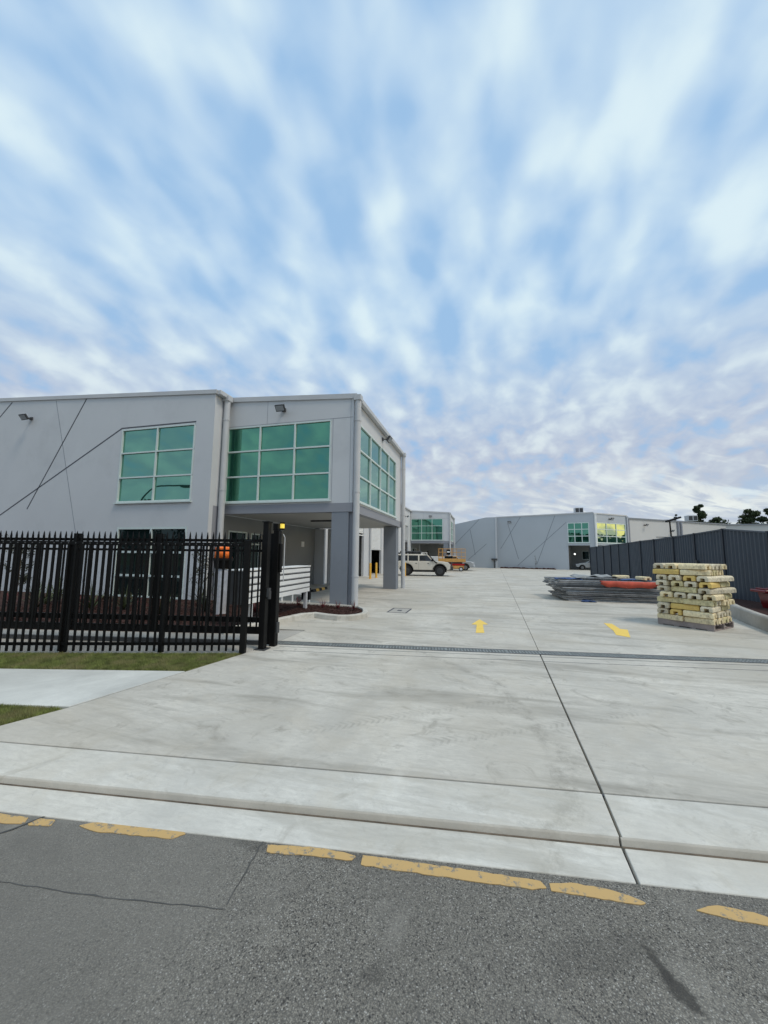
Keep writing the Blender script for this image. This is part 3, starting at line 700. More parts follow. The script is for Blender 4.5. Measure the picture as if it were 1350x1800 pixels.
m_ = MB(); m_.tube((-8.70, 14.8, -.05), (-8.70, 14.8, 2.5), .02, 8); m_.build('conduit', M['trim'], bld)
# back of the undercroft
m_ = MB(); m_.box(-8.74, 18.72, -.3, -8.2, 18.9, 2.868); m_.build('wall', M['wall'], bld)
m_ = MB(); m_.box(-8.2, 19.3, -.3, -7.95, 19.4, 2.868); m_.build('wall', M['wall_dark'], bld)
m_ = MB(); m_.box(-7.95, 18.72, -.3, -7.05, 18.9, 2.868); m_.build('wall', M['wall'], bld)
m_ = MB(); m_.box(-7.97, 18.66, -.1, -7.90, 18.72, 2.86); m_.build('door_trim', M['trim'], bld)
# roller doors
def roller(y0, y1, top, zopen, darkmat='groove'):
    m_ = MB(); nsl = int((top-zopen)/.11)
    for i in range(nsl): z = top-.11*(i+1); m_.hexa([(XW-.10, y0, z), (XW-.10, y0, z), (XW-.10, y1, z), (XW-.12, y1, z), (XW-.10, y0, z+.108), (XW-.075, y0, z+.07), (XW-.075, y1, z+.07), (XW-.10, y1, z+.108)])
    m_.box(XW-.13, y0, zopen-.08, XW-.06, y1, zopen)
    d = m_.build('roller_door', M['white'] if zopen < 3 else M['trim'], bld)
    return d
roller(25.0, 27.0, 4.6, 2.95); roller(28.9, 32.1, 4.6, 1.95); roller(41.0, 44.5, 4.87, 3.02)
m_ = MB(); m_.box(-12.4, 18.95, -.3, -12.3, 60, 6.5); m_.build('inner_wall', M['under'], bld)
for yy_ in (23.4, 27.6, 40.0):
    m_ = MB(); m_.box(-12.3, yy_, -.5, -8.80, yy_+.15, 6.0); m_.build('inner_wall', M['under'], bld)
m_ = MB(); m_.box(-9.6, 26.2, -.14, -9.5, 27.0, 2.9); m_.build('inner_wall', M['wall_dark'], bld)
for y in (24.6, 28.35, 32.9, 40.6): pipe(bld, XW+.12, y, -.15, 6.8, .08)
# roofs and roof edge
def roofslab(x0, x1, y0, y1, t=.1):
    m_ = MB(); z0, z1 = ztop_x(x0), ztop_x(x1)
    m_.hexa([(x0, y0, z0-t), (x1, y0, z1-t), (x1, y1, z1-t), (x0, y1, z0-t), (x0, y0, z0), (x1, y0, z1), (x1, y1, z1), (x0, y1, z0)])
    return m_.build('roof', M['roof'], bld)
roofslab(-42, xc+.0, 10.35, 60)
def flashing(x0, x1, y):
    m_ = MB(); z0, z1 = ztop_x(x0), ztop_x(x1)
    a = .05; m_.hexa([(x0, y-.04, z0-.11), (x1, y-.04, z1-.11), (x1, y+.20, z1-.11), (x0, y+.20, z0-.11), (x0, y-.04, z0+.03), (x1, y-.04, z1+.03), (x1, y+.20, z1+.03), (x0, y+.20, z0+.03)])
    return m_.build('roof_flashing', M['trim'], bld)
flashing(-42.5, xc+.05, YM)
def gutter(x, y0, y1, parent, z):
    m_ = MB(); m_.box(x-.06, y0, z-.14, x+.09, y1, z+.02); return m_.build('gutter', M['trim'], parent, bevel=.02)
gutter(XW+.07, 18.3, 46, bld, ztop_x(XW)); gutter(XW+.07, 53.4, 60, bld, ztop_x(XW))
gutter(xc+.1, 10.2, 10.85, bld, ztop_x(xc))
pipe(bld, -8.36, 10.62, 0, 6.83, .10)
# concrete score lines on the street wall
a_ = lambda x: xc-x
for pts in ([(a_(-17.97), 2.91), (a_(-12.35), 5.93), (a_(-9.21), 5.93)], [(a_(-14.15), 7.21), (a_(-16.57), 3.12)],
            [(a_(-18.04), 7.44), (a_(-20.6), 5.05)], [(a_(-24), .0), (a_(-17.97), 2.91)]):
    groove(bld, (xc, YM), (-1, 0), (0, -1), pts)
groove(bld, (xc, YM), (-1, 0), (0, -1), [(a_(-15.68), 7.28), (a_(-13.3), -.1)], w=.018, mat='wall_dark')

def office_box(Yb, Ye, far=False):
    """glazed first-floor box on two columns"""
    x0, x1 = -8.55, -3.87
    zt = lambda a: ztop_x(x1-a)-.02
    P = bld
    wall('wall', M['wall'], P, (x1, Yb), (-1, 0), (0, .18), 0, x1-x0, 3.15, zt, holes=[(.75, x1-x0-.04, 3.25, 5.88)])
    window(P, (x1, Yb), (-1, 0), (0, -1), .75, x1-x0-.04, 3.25, 5.88, 3, 3)
    ys = Yb+.55; ye = Yb+6.05
    wall('wall', M['wall'], P, (x1, Yb+.182), (0, 1), (-.18, 0), 0, Ye-Yb-.182, 3.15, lambda a: ztop_x(x1)-.02, holes=[(ys-Yb-.182, ye-Yb-.182, 3.25, 5.88)])
    window(P, (x1, Yb+.182), (0, 1), (1, 0), ys-Yb-.182, ye-Yb-.182, 3.25, 5.88, 4, 3, glass='glass_side')
    # edge beam
    m_ = MB(); m_.box(x0, Yb-.012, 2.87, x1+.012, Yb+.25, 3.148); m_.build('edge_beam', M['beam'], P)
    m_ = MB(); m_.box(x1-.25, Yb+.252, 2.87, x1+.012, Ye+.01, 3.148); m_.build('edge_beam', M['beam'], P)
    m_ = MB(); m_.box(-8.74, Yb+.252, 2.90, x1-.252, Ye-.1, 2.98); m_.box(-8.74, Ye-.1, 2.90, x1-.252, Ye+.9, 2.98); m_.build('soffit', M['soffit'], P)
    m_ = MB(); m_.box(-6.7, 13.9+Yb-10.9, 2.84, -5.4, 14.02+Yb-10.9, 2.898); m_.build('soffit_light', M['darkm'], P)
    # columns
    m_ = MB(); m_.box(-4.55, Yb, gz(Yb)-.2, -3.99, Yb+.56, 2.868); m_.build('column', M['wall_dark'], P, bevel=.01)
    m_ = MB(); m_.box(-3.988, Yb+.10, gz(Yb)-.2, -3.885, Yb+.46, 2.866); m_.build('column', M['beam'], P)
    m_ = MB(); m_.box(-4.55, Ye-.75, gz(Ye)-.2, -3.93, Ye-.25, 2.868); m_.build('column', M['wall_dark'], P, bevel=.01)
    # corner panel joints
    groove(P, (x1, Yb), (-1, 0), (0, -1), [(.02, 5.90), (x1-x0-.04, 5.90)], w=.014, mat='beam')
    groove(P, (x1, Yb), (-1, 0), (0, -1), [(.70, 3.16), (.70, 5.90)], w=.012, mat='beam')
    groove(P, (x1, Yb), (-1, 0), (0, -1), [(3.1, 5.91), (3.1, ztop_x(x1-3.1)-.12)], w=.012, mat='beam')
    groove(P, (x1, Yb), (-1, 0), (0, -1), [(.10, 3.16), (.10, 6.5)], w=.010, mat='beam')
    # roof
    m_ = MB(); za, zb = ztop_x(x0), ztop_x(x1)
    m_.hexa([(x0, Yb+.15, za-.1), (x1, Yb+.15, zb-.1), (x1, Ye, zb-.1), (x0, Ye, za-.1), (x0, Yb+.15, za), (x1, Yb+.15, zb), (x1, Ye, zb), (x0, Ye, za)])
    m_.build('roof', M['roof'], P)
    m_ = MB(); y = Yb
    m_.hexa([(x0, y-.04, za-.13), (x1+.1, y-.04, zb-.13), (x1+.1, y+.20, zb-.13), (x0, y+.20, za-.13), (x0, y-.04, za+.03), (x1+.1, y-.04, zb+.03), (x1+.1, y+.20, zb+.03), (x0, y+.20, za+.03)])
    m_.build('roof_flashing', M['trim'], P)
    gutter(x1+.07, Yb+.204, Ye+.1, P, zb)
    # far wall of the box
    wall('wall', M['wall'], P, (x1-.18, Ye), (-1, 0), (0, -.18), 0, x1-x0-.18, 3.15, lambda a: ztop_x(x1-.18-a)-.02)
    pipe(P, x1+.13, Yb+.02, gz(Yb), zb-.08, .10); pipe(P, x1+.13, Ye-.05, gz(Ye), zb-.08, .10)
office_box(10.9, 18.1)
office_box(46.0, 53.2)
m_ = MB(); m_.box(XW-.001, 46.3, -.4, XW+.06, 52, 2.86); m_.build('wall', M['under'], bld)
window(bld, (XW+.065, 46.8), (0, 1), (1, 0), 0, 3.0, -.2, 2.3, 2, 1, glass='glass_dark', sill=False, rec=.01)
# back wall of second undercroft
m_ = MB(); m_.box(-8.5, 53.0, -.5, -4.7, 53.15, 2.9); m_.build('wall', M['under'], bld)
m_ = MB(); m_.box(-42, 59.9, -.5, XW-.2, 60.1, 6.8); m_.box(-42.2, 10.4, -.5, -42.0, 60, 9); m_.build('wall', M['wall'], bld)

floodlight((-6.34, 10.895, 6.33), (0, -1), 'floodlight on the front of the glazed corner office box', 1.1)
floodlight((-16.86, 10.195, 6.66), (0, -1), 'floodlight on the street wall above the crossing score lines', 1.1)
floodlight((-3.865, 14.4, 6.22), (1, 0), 'floodlight on the driveway side of the glazed corner office box', 1.2)
floodlight((-6.09, 45.99, 6.15), (0, -1), 'floodlight on the second office box behind the off-road wagon', 1.2)
floodlight((-8.59, 42.8, 5.9), (1, 0), 'floodlight above the tall roller door near the second office box', 1.2)

# ------------------------------------------------------------------ far building
fb = empty('warehouse', (2, 57, gz(57))); tag(fb, 'far grey warehouse with crossing score lines closing off the yard', 'warehouse')
A0 = Vector((2.0, 57.0)); A1 = Vector((14.0, 53.6)); B1 = Vector((19.2, 57.9))
uA = (A1-A0).normalized(); lA = (A1-A0).length; nA = Vector((uA.y, -uA.x)); inA = -nA
uB = (B1-A1).normalized(); lB = (B1-A1).length; nB_ = Vector((uB.y, -uB.x))
def pa(x): return (Vector((x, 0)).x-A0.x)/uA.x
w0, w1 = pa(11.0), pa(13.45)
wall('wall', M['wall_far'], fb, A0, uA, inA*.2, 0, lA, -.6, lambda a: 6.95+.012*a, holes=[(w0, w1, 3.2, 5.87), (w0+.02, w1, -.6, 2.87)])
window(fb, A0, uA, nA, w0, w1, 3.2, 5.87, 3, 3, bar=.09)
P1 = A1+Vector((0, 0))
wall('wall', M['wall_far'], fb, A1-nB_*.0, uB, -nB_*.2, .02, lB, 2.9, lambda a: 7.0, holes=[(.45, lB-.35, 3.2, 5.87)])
window(fb, A1, uB, nB_, .45, lB-.35, 3.2, 5.87, 3, 3, bar=.09, glass='glass_side', heights=[3.2, 3.9, 4.45, 5.87] if False else [3.2, 4.1, 5.0, 5.87])
wall('wall', M['wall_far'], fb, A1, uB, -nB_*.2, .02, .5, -.6, lambda a: 2.9)
# undercroft room
m_ = MB()
Lc = A0+uA*(w0-.1); Rc = A0+uA*(lA-.2)
m_.obox(V3((Lc+Rc)/2+inA*5.0, 1.3), V3(uA*(lA-w0)/2, 0), V3(inA*.08, 0), Vector((0, 0, 1.9))); m_.obox(V3(Lc+inA*2.6, 1.3), V3(inA*2.4, 0), V3(uA*.06, 0), Vector((0, 0, 1.9)))
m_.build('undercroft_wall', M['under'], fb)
m_ = MB(); m_.obox(V3((Lc+Rc)/2+inA*2.7, 2.97), V3(uA*(lA-w0)/2, 0), V3(inA*2.4, 0), Vector((0, 0, .06))); m_.build('soffit', M['soffit'], fb)
cq = Lc+inA*4.9+uA*2.6
window(fb, cq, uA, nA, -1.15, .6, 1.0, 2.2, 2, 1, glass='glass_dark', rec=.02, sill=False)
m_ = MB(); m_.ball(tuple(V3(Lc+inA*1.6+uA*.75, 1.75)), .12, .12, .12); m_.build('wall_lamp', M['globe'], fb)
for pts in ([(pa(2.55), 3.0-.6), (pa(5.3), 6.9)], [(pa(4.2), 6.9), (pa(2.5), 3.2)][:0] or [(pa(3.6), 6.0), (pa(4.9), 1.0)],
            [(pa(4.8), .1), (pa(10.9), 5.95)], [(pa(9.6), 6.9), (pa(7.2), .3)]):
    groove(fb, A0, uA, nA, pts, w=.07, mat='wall_dark', proud=.006)
# left wing
C0 = Vector((-9.5, 59.0)); C1 = Vector((2.0, 56.0)); uC = (C1-C0).normalized(); lC = (C1-C0).length; nC_ = Vector((uC.y, -uC.x))
def zC(a): x = C0.x+uC.x*a; return 6.92 if x > .55 else 6.92-(.55-x)*.19
pk = (.55-C0.x)/uC.x
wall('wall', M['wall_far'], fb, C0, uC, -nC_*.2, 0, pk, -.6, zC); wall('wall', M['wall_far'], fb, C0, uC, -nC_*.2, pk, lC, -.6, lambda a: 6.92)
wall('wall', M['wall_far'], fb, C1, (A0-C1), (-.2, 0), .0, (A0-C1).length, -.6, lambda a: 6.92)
pc = lambda x: (x-C0.x)/uC.x
for pts in ([(pc(-4.4), 2.6), (pc(-.4), 6.65)], [(pc(-1.7), 5.2), (pc(-1.0), 1.5)], [(pc(-2.0), .8), (pc(.6), 3.1)]):
    groove(fb, C0, uC, nC_, pts, w=.07, mat='wall_dark', proud=.006)
m_ = MB()
for a, b, z0_, z1_ in ((A0, A1, 6.95, 7.09), (A1, B1, 7.0, 7.0)):
    d = (b-a); n_ = Vector((d.y, -d.x)).normalized(); c = (a+b)/2
    m_.hexa([V3(a+n_*.06, z0_-.05), V3(b+n_*.06, z1_-.05), V3(b-n_*.25, z1_-.05), V3(a-n_*.25, z0_-.05), V3(a+n_*.06, z0_+.10), V3(b+n_*.06, z1_+.10), V3(b-n_*.25, z1_+.10), V3(a-n_*.25, z0_+.10)])
m_.build('roof_flashing', M['trim'], fb)
m_ = MB(); m_.prism([(-1.0, 57.4), (2.0, 57.5), (13.9, 54.1), (18.8, 58.3), (18.8, 85), (-1.0, 85)], 6.3, 6.4); m_.build('roof', M['roof'], fb)
wall('wall', M['wall_far'], fb, B1, (0, 1), (-.2, 0), 0, 27, -.6, lambda a: 7.0)
pB = A1+nB_*.12+uB*.12; pipe(fb, pB.x, pB.y, -.3, 6.95, .13, 'white'); pB = B1+nB_*.12-uB*.1; pipe(fb, pB.x, pB.y, -.3, 6.9, .1)
ga = MB(); 
for i in range(60):
    a = random.uniform(2.8, 9.4); p = A0+uA*pa(a)+nA*random.uniform(.1, .9); ga.ball((p.x, p.y, gz(p.y)+.05), .25, .15, random.uniform(.06, .16), 6, 4)
gao = ga.build('garden_strip', M['mulch']); tag(gao, 'dark planted strip along the foot of the far wall', 'garden bed', kind='stuff')
floodlight(tuple(V3(A0+uA*pa(3.9)+nA*.01, 6.2)), tuple(nA), 'floodlight near the left end of the far wall', 1.6)
floodlight(tuple(V3(A1+uB*lB*.45+nB_*.01, 6.4)), tuple(nB_), 'floodlight above the yellow lit window of the far building', 1.8)
def ac(loc, s, label):
    t = empty('rooftop_unit', loc); tag(t, label, 'air conditioner', 'cooling units on the roofs')
    x, y, z = loc
    m_ = MB(); m_.box(x-s/2, y-s/2, z, x+s/2, y+s/2, z+s*.72); m_.build('casing', M['trim'], t, bevel=.03)
    for sx_ in (-.25, .25):
        m_ = MB()
        m_.box(x+sx_*s-s*.2, y-s/2-.02, z+.1*s, x+sx_*s+s*.2, y-s/2-.004, z+.62*s); m_.build('vent_panel', M['darkm'], t)
    m_ = MB()
    for a in (-.4, .4): m_.box(x+a*s-.04, y-.3, z-.45, x+a*s+.04, y+.3, z)
    m_.build('leg', M['darkm'], t)
ac((13.25, 58.0, 7.5), 1.05, 'boxy cooling unit on the far roof above the glazed office corner')
# far right buildings
fr2 = empty('warehouse', (20.5, 61.2, 0)); tag(fr2, 'long pale warehouse row beyond the dark steel fence', 'warehouse')
Q = [Vector((20.5, 61.0)), Vector((39.5, 75.0)), Vector((62, 73.5))]
Q0 = Q[0]-(Q[1]-Q[0]).normalized()*1.6
for a, b, z_ in ((Q0, Q[1], 6.9), (Q[1], Q[2], 6.85)):
    d = (b-a); n_ = Vector((d.y, -d.x)).normalized()
    wall('wall', M['wall_pale'], fr2, a, d, -n_*.2, 0, d.length, -.6, lambda q, z_=z_: z_)
    m_ = MB(); m_.obox(V3((a+b)/2, z_+.05), V3(d/2, 0), V3(n_*.12, 0), Vector((0, 0, .10))); m_.build('roof_flashing', M['wall_dark'], fr2)
dd = (Q[1]-Q0).normalized(); nn = Vector((dd.y, -dd.x))
for px_, wd in ((.5, .12), (1.3, .12), (12.4, .16), (13.1, .16)):
    p = Q0+dd*px_+nn*.15; m_ = MB(); m_.tube((p.x, p.y, -.3), (p.x, p.y, 6.8), wd, 10); m_.build('downpipe', M['beam'], fr2)
m_ = MB(); p = Q[1]+Vector((7.9, -.7)); m_.box(p.x-.04, p.y-.05, 0, p.x+.04, p.y, 6.8); m_.build('panel_joint', M['beam'], fr2)
p = Q0+dd*4.8; floodlight((p.x, p.y, 6.1), (nn.x, nn.y), 'small floodlight on the pale row left of the pole light', 1.7)
p = Q0+dd*10.6; floodlight((p.x, p.y, 5.4), (nn.x, nn.y), 'small floodlight on the pale row right of the pole light', 1.7)
ac((33.2, 72.0, 7.3), 1.3, 'boxy cooling unit on the pale roof between the two dark trees')
m_ = MB(); m_.box(28.5, 70, 7.1, 29.6, 71, 7.45); o = m_.build('roof_vent', M['darkm'], fr2)

# ------------------------------------------------------------------ right hand steel fence, bed and kerb
FX = 8.0
fy = [9.2, 11.4, 13.3, 15.4, 17.2, 18.9, 20.8, 22.4, 24.1, 25.7, 27.2, 28.7, 30.3, 32.0]
ftop = [2.10, 2.20, 2.34, 2.55, 2.49, 2.45, 2.40, 2.38, 2.34, 2.31, 2.29, 2.26, 2.24, 2.22]
sf = empty('steel_fence', (FX, 9.2, .2)); tag(sf, 'tall slate coloured corrugated steel fence along the right of the yard', 'fence')
for i in range(len(fy)-1):
    y0, y1, t0, t1 = fy[i], fy[i+1], ftop[i], ftop[i+1]
    m_ = MB(); n_ = 72; prev = None; Lp = (y1-y0-.07)
    b0 = .12 if y0 < 16 else gz(y0)+.1
    prof = []
    pitch_ = .19; y = y0+.035; k = 0
    while y < y1-.036:
        for f_, d_ in ((0, 0), (.045, .04), (.095, .04), (.14, 0)):
            yy = y+f_
            if yy < y1-.035: prof.append((yy, d_))
        y += pitch_
    prof.append((y1-.035, 0))
    for (ya, da), (yb, db) in zip(prof, prof[1:]):
        za = t0+(t1-t0)*(ya-y0)/(y1-y0)-.04; zb = t0+(t1-t0)*(yb-y0)/(y1-y0)-.04
        m_.add([(FX+da, ya, b0), (FX+db, yb, b0), (FX+db, yb, zb), (FX+da, ya, za)], [(0, 1, 2, 3)])
    o = m_.build('corrugated_sheet', M['steelfence'], sf)
    sd_m = o.modifiers.new('thickness', 'SOLIDIFY'); sd_m.thickness = .004
    m_ = MB(); m_.hexa([(FX-.02, y0+.03, t0-.05), (FX+.06, y0+.03, t0-.05), (FX+.06, y1-.03, t1-.05), (FX-.02, y1-.03, t1-.05), (FX-.02, y0+.03, t0), (FX+.06, y0+.03, t0), (FX+.06, y1-.03, t1), (FX-.02, y1-.03, t1)])
    m_.build('top_rail', M['steelfence'], sf)
    m_ = MB(); m_.hexa([(FX-.02, y0+.03, b0-.06), (FX+.06, y0+.03, b0-.06), (FX+.06, y1-.03, b0-.06), (FX-.02, y1-.03, b0-.06), (FX-.02, y0+.03, b0), (FX+.06, y0+.03, b0), (FX+.06, y1-.03, b0), (FX-.02, y1-.03, b0)])
    m_.build('bottom_rail', M['steelfence'], sf)
for y, t in zip(fy, ftop):
    m_ = MB(); m_.box(FX-.045, y-.034, -.3, FX+.075, y+.034, t+.01); m_.build('post', M['steelpost'], sf)
m_ = MB(); m_.box(FX-.08, 17.0, 1.25, FX-.03, 17.12, 1.45); m_.tube((FX-.06, 17.06, 1.3), (FX-.06, 17.3, 1.3), .012, 6); m_.build('latch', M['darkm'], sf)
# curved kerb wall
kp = [(5.55, 6.9), (5.60, 7.8), (5.72, 8.9), (5.90, 9.9), (6.12, 11.0), (6.42, 12.2), (6.80, 13.3), (7.2, 14.6), (7.45, 16.2), (7.55, 18), (7.6, 24), (7.62, 32)]
kpz = [.26, .27, .28, .29, .30, .31, .31, .30, .24, .16, .10, 0.0]
kw = MB(); n_ = len(kp); ring = []
for i, (x, y) in enumerate(kp):
    a = Vector(kp[max(0, i-1)]); b = Vector(kp[min(n_-1, i+1)]); t = (b-a).normalized(); nr = Vector((t.y, -t.x))
    z = kpz[i]; p = Vector((x, y)); bz = gz(y)-.1
    ring.append([V3(p, bz), V3(p+nr*.01, z-.03), V3(p+nr*.035, z), V3(p+nr*.15, z), V3(p+nr*.175, z-.03), V3(p+nr*.18, bz)])
for i in range(n_-1): kw.add(ring[i]+ring[i+1], [(j, j+1, j+7, j+6) for j in range(5)])
kw.add(ring[0], [tuple(range(6))]); kw.add(ring[-1], [tuple(range(5, -1, -1))])
kwo = kw.build('kerb_wall', M['kerb'], smooth=False); tag(kwo, 'raised curved concrete kerb wall holding the bed along the steel fence', 'kerb wall')
m_ = MB()
for (a, za), (b, zb) in zip(zip(kp, kpz), list(zip(kp, kpz))[1:]):
    m_.add([(a[0]+.14, a[1], za-.06), (9.2, a[1], za-.04), (9.2, b[1], zb-.04), (b[0]+.14, b[1], zb-.06)], [(0, 1, 2, 3)])
tag(m_.build('garden_soil', M['mulch']), kind='structure')
def tub(loc):
    t = empty('red_tub', loc); tag(t, 'glossy dark red plastic tub with a wide ribbed lid at the right edge', 'tub')
    x, y, z = loc; m_ = MB()
    m_.hexa([(x-.20, y-.2, z), (x+.24, y-.2, z), (x+.24, y+.2, z), (x-.20, y+.2, z), (x-.26, y-.26, z+.42), (x+.3, y-.26, z+.42), (x+.3, y+.26, z+.42), (x-.26, y+.26, z+.42)])
    m_.build('body', M['red'], t, bevel=.03, seg=3)
    m_ = MB(); m_.box(x-.40, y-.30, z+.42, x+.36, y+.30, z+.50); m_.build('lid', M['red'], t, bevel=.03, seg=3)
    for i in range(3):
        m_ = MB(); m_.box(x-.30+i*.22, y-.24, z+.495, x-.18+i*.22, y+.24, z+.54); m_.build('rib', M['red'], t, bevel=.018, seg=3)
tub((7.46, 12.35, .24))

# ------------------------------------------------------------------ temporary fence feet on a pallet
L0 = Vector((4.05, 10.62)); Mx = Vector((4.80, 9.86)); ub = (Mx-L0).normalized(); LU = 1.08
vb_ = Vector((-ub.y, ub.x)); LV = 1.05
pz = gz(10.2)
def bl(a, b): p = L0+ub*a+vb_*b; return p
pal = empty('pallet', (L0.x, L0.y, pz)); tag(pal, 'weathered timber pallet under the stack of notched blocks', 'pallet')
for i in range(7):
    m_ = MB(); c = bl(LU/2, .05+i*(LV-.1)/6); m_.obox(V3(c, pz+.128), V3(ub*LU/2, 0), V3(vb_*.045, 0), Vector((0, 0, .010))); m_.build('plank', M['pallet'], pal)
for a in (.0, .5, 1.0):
    m_ = MB(); c = bl(LU*.04+a*LU*.92, LV/2) ; m_.obox(V3(c, pz+.068), V3(vb_*LV/2, 0), V3(ub*.045, 0), Vector((0, 0, .048))) if False else None
for b_ in (.03, LV/2, LV-.03):
    m_ = MB(); c = bl(LU/2, b_); m_.obox(V3(c, pz+.069), V3(ub*LU/2, 0), V3(vb_*.025, 0), Vector((0, 0, .048))); m_.build('bearer', M['pallet'], pal)
for i in range(4):
    m_ = MB(); c = bl(.06+i*(LU-.12)/3, LV/2); m_.obox(V3(c, pz+.010), V3(vb_*LV/2, 0), V3(ub*.05, 0), Vector((0, 0, .010))); m_.build('plank', M['pallet'], pal)
# one block mesh per colour: trapezoid body with a slot through its underside and bevelled ends
def block_mesh(kind):
    w0_, w1_, h, Lb, s_, sh = .120, .092, .118, .27, .050, .068
    prof = [(-w0_, 0), (-s_, 0), (-s_*.9, sh), (s_*.9, sh), (s_, 0), (w0_, 0), (w0_*1.0, .080), (w1_, h), (-w1_, h), (-w0_*1.0, .080)]
    vs = []; stn = [(-Lb, .93, .90), (-Lb*.86, 1, 1), (0, 1.0, 1.0), (Lb*.86, 1, 1), (Lb, .93, .90)]
    for x, kx, kz in stn:
        for a, b in prof: vs.append((x, a*kx, b if b <= sh else sh+(b-sh)*kz))
    n_ = len(prof); m_ = MB(); fs = []
    for i in range(len(stn)-1):
        fs += [(i*n_+j, i*n_+(j+1) % n_, (i+1)*n_+(j+1) % n_, (i+1)*n_+j) for j in range(n_)]
    fs += [tuple(range(n_))[::-1], tuple(range((len(stn)-1)*n_, len(stn)*n_))]
    m_.add(vs, fs)
    return m_
proto = {}
for k in ('cream', 'grey', 'yellow', 'olive'):
    proto[k] = None
cname = {'cream': 'weathered cream', 'grey': 'weathered grey', 'yellow': 'strong yellow', 'olive': 'mossy olive'}
lrot = 0; lsh = 0
def foot(kind, c, z, ang, label, tilt=0, group='concrete blocks stacked on the pallet', ly=1.0):
    if proto[kind] is None:
        o = block_mesh(kind).build('concrete_block', M['blk_'+kind], None, bevel=.004, seg=1); proto[kind] = o
    else:
        o = proto[kind].copy(); col.objects.link(o)
    if 'pallet' in group or 'stacked' in group:
        cc = bl(LU/2, LV/2); d = Vector((c[0], c[1]))-cc; c = cc+Vector((d.x*math.cos(lrot)-d.y*math.sin(lrot), d.x*math.sin(lrot)+d.y*math.cos(lrot)))+ub*lsh; ang += lrot
    o.location = (c[0], c[1], z); o.rotation_euler = (tilt*.4, tilt, ang); o.scale = (ly, random.uniform(.97, 1.03), 1)
    tag(o, label, 'concrete block', group); return o
spec = [['lc', 'lc'], ['eg', 'ey', 'lc'], ['eg', 'ly', 'eg'], ['lo', 'lo'], ['ec', 'eg', 'eg', 'ec'], ['eg', 'lo', 'eg'], ['eg', 'eo', 'eg', 'ey'], ['eg', 'eg', 'ey', 'eg'], ['ly', 'lc'], ['eg', 'ec', 'lc']]
kmap = {'c': 'cream', 'g': 'grey', 'y': 'yellow', 'o': 'olive'}
angU = math.atan2(ub.y, ub.x)
hb = .1315
for k, lay in enumerate(spec):
    z = pz+.139+k*hb; lrot = R([0, 0, 4, -2, 5, -5, 3, -4, 4, -2][k]); lsh = [0, 0, -.02, .0, .05, .08, .0, .03, -.05, -.03][k]; nm = 'bottom layer' if k == 0 else ('top layer' if k == 9 else ORD[k+1]+' layer up')
    tot = sum(.55 if s[0] == 'l' else .262 for s in lay); gap = (LU+.02-tot)/max(1, len(lay)-1) if len(lay) > 1 else 0
    gap = max(min(gap, .09), -.004)
    a = random.uniform(-.03, .02) + (0 if k not in (2, 5) else 0.0)
    if k in (2, 5): gap = .005
    sh = random.uniform(-.035, .02)
    for i, s in enumerate(lay):
        kd = kmap[s[1]]; last = i == len(lay)-1
        pos = ['far left', 'second from left', 'third from left', 'fourth from left'][i] if len(lay) > 2 else ['left', 'right'][i]
        if s[0] == 'l':
            c = bl(a+.275, .13+sh+random.uniform(-.02, .02))
            foot(kd, c, z, angU+R(random.choice([-7, -3, 0, 3, 6])+random.uniform(-1.5, 1.5)), '%s block lying lengthwise at stack front, %s, %s' % (cname[kd], nm, pos), ly=1.0, tilt=R(random.uniform(-1.2, 1.2)))
            if last:
                for j in range(1, 4):
                    kj = random.choice(['cream', 'grey', 'olive', 'cream'])
                    c = bl(a+.275+random.uniform(-.03, .04), .13+j*.262+random.uniform(-.006, .006))
                    foot(kj, c, z, angU+R(random.uniform(-1.2, 1.2)), '%s block end-on at right side of stack, %s, %s behind corner' % (cname[kj], nm, ORD[j]))
            a += .55+gap
        else:
            c = bl(a+.131, .26+random.uniform(-.05, .03))
            foot(kd, c, z, angU+R(90+random.uniform(-4, 4)), '%s block end-on at stack front, %s, %s' % (cname[kd], nm, pos))
            if last or True:
                kj = random.choice(['cream', 'grey', 'olive'])
                c = bl(a+.131, .26+.55+random.uniform(-.01, .05))
                foot(kj, c, z, angU+R(90+random.uniform(-3, 3)), '%s block behind the front one, %s, %s' % (cname[kj], nm, pos))
            a += .262+gap
    if lay[-1][0] == 'e' and a < LU-.2 and k in (2, 5):   # fill the right end of mixed layers
        kj = 'cream' if k == 5 else 'grey'; c = bl(LU-.13, .30); foot(kj, c, z, angU+R(90+random.uniform(-3, 3)), '%s block end-on at right front corner, %s' % (cname[kj], nm))

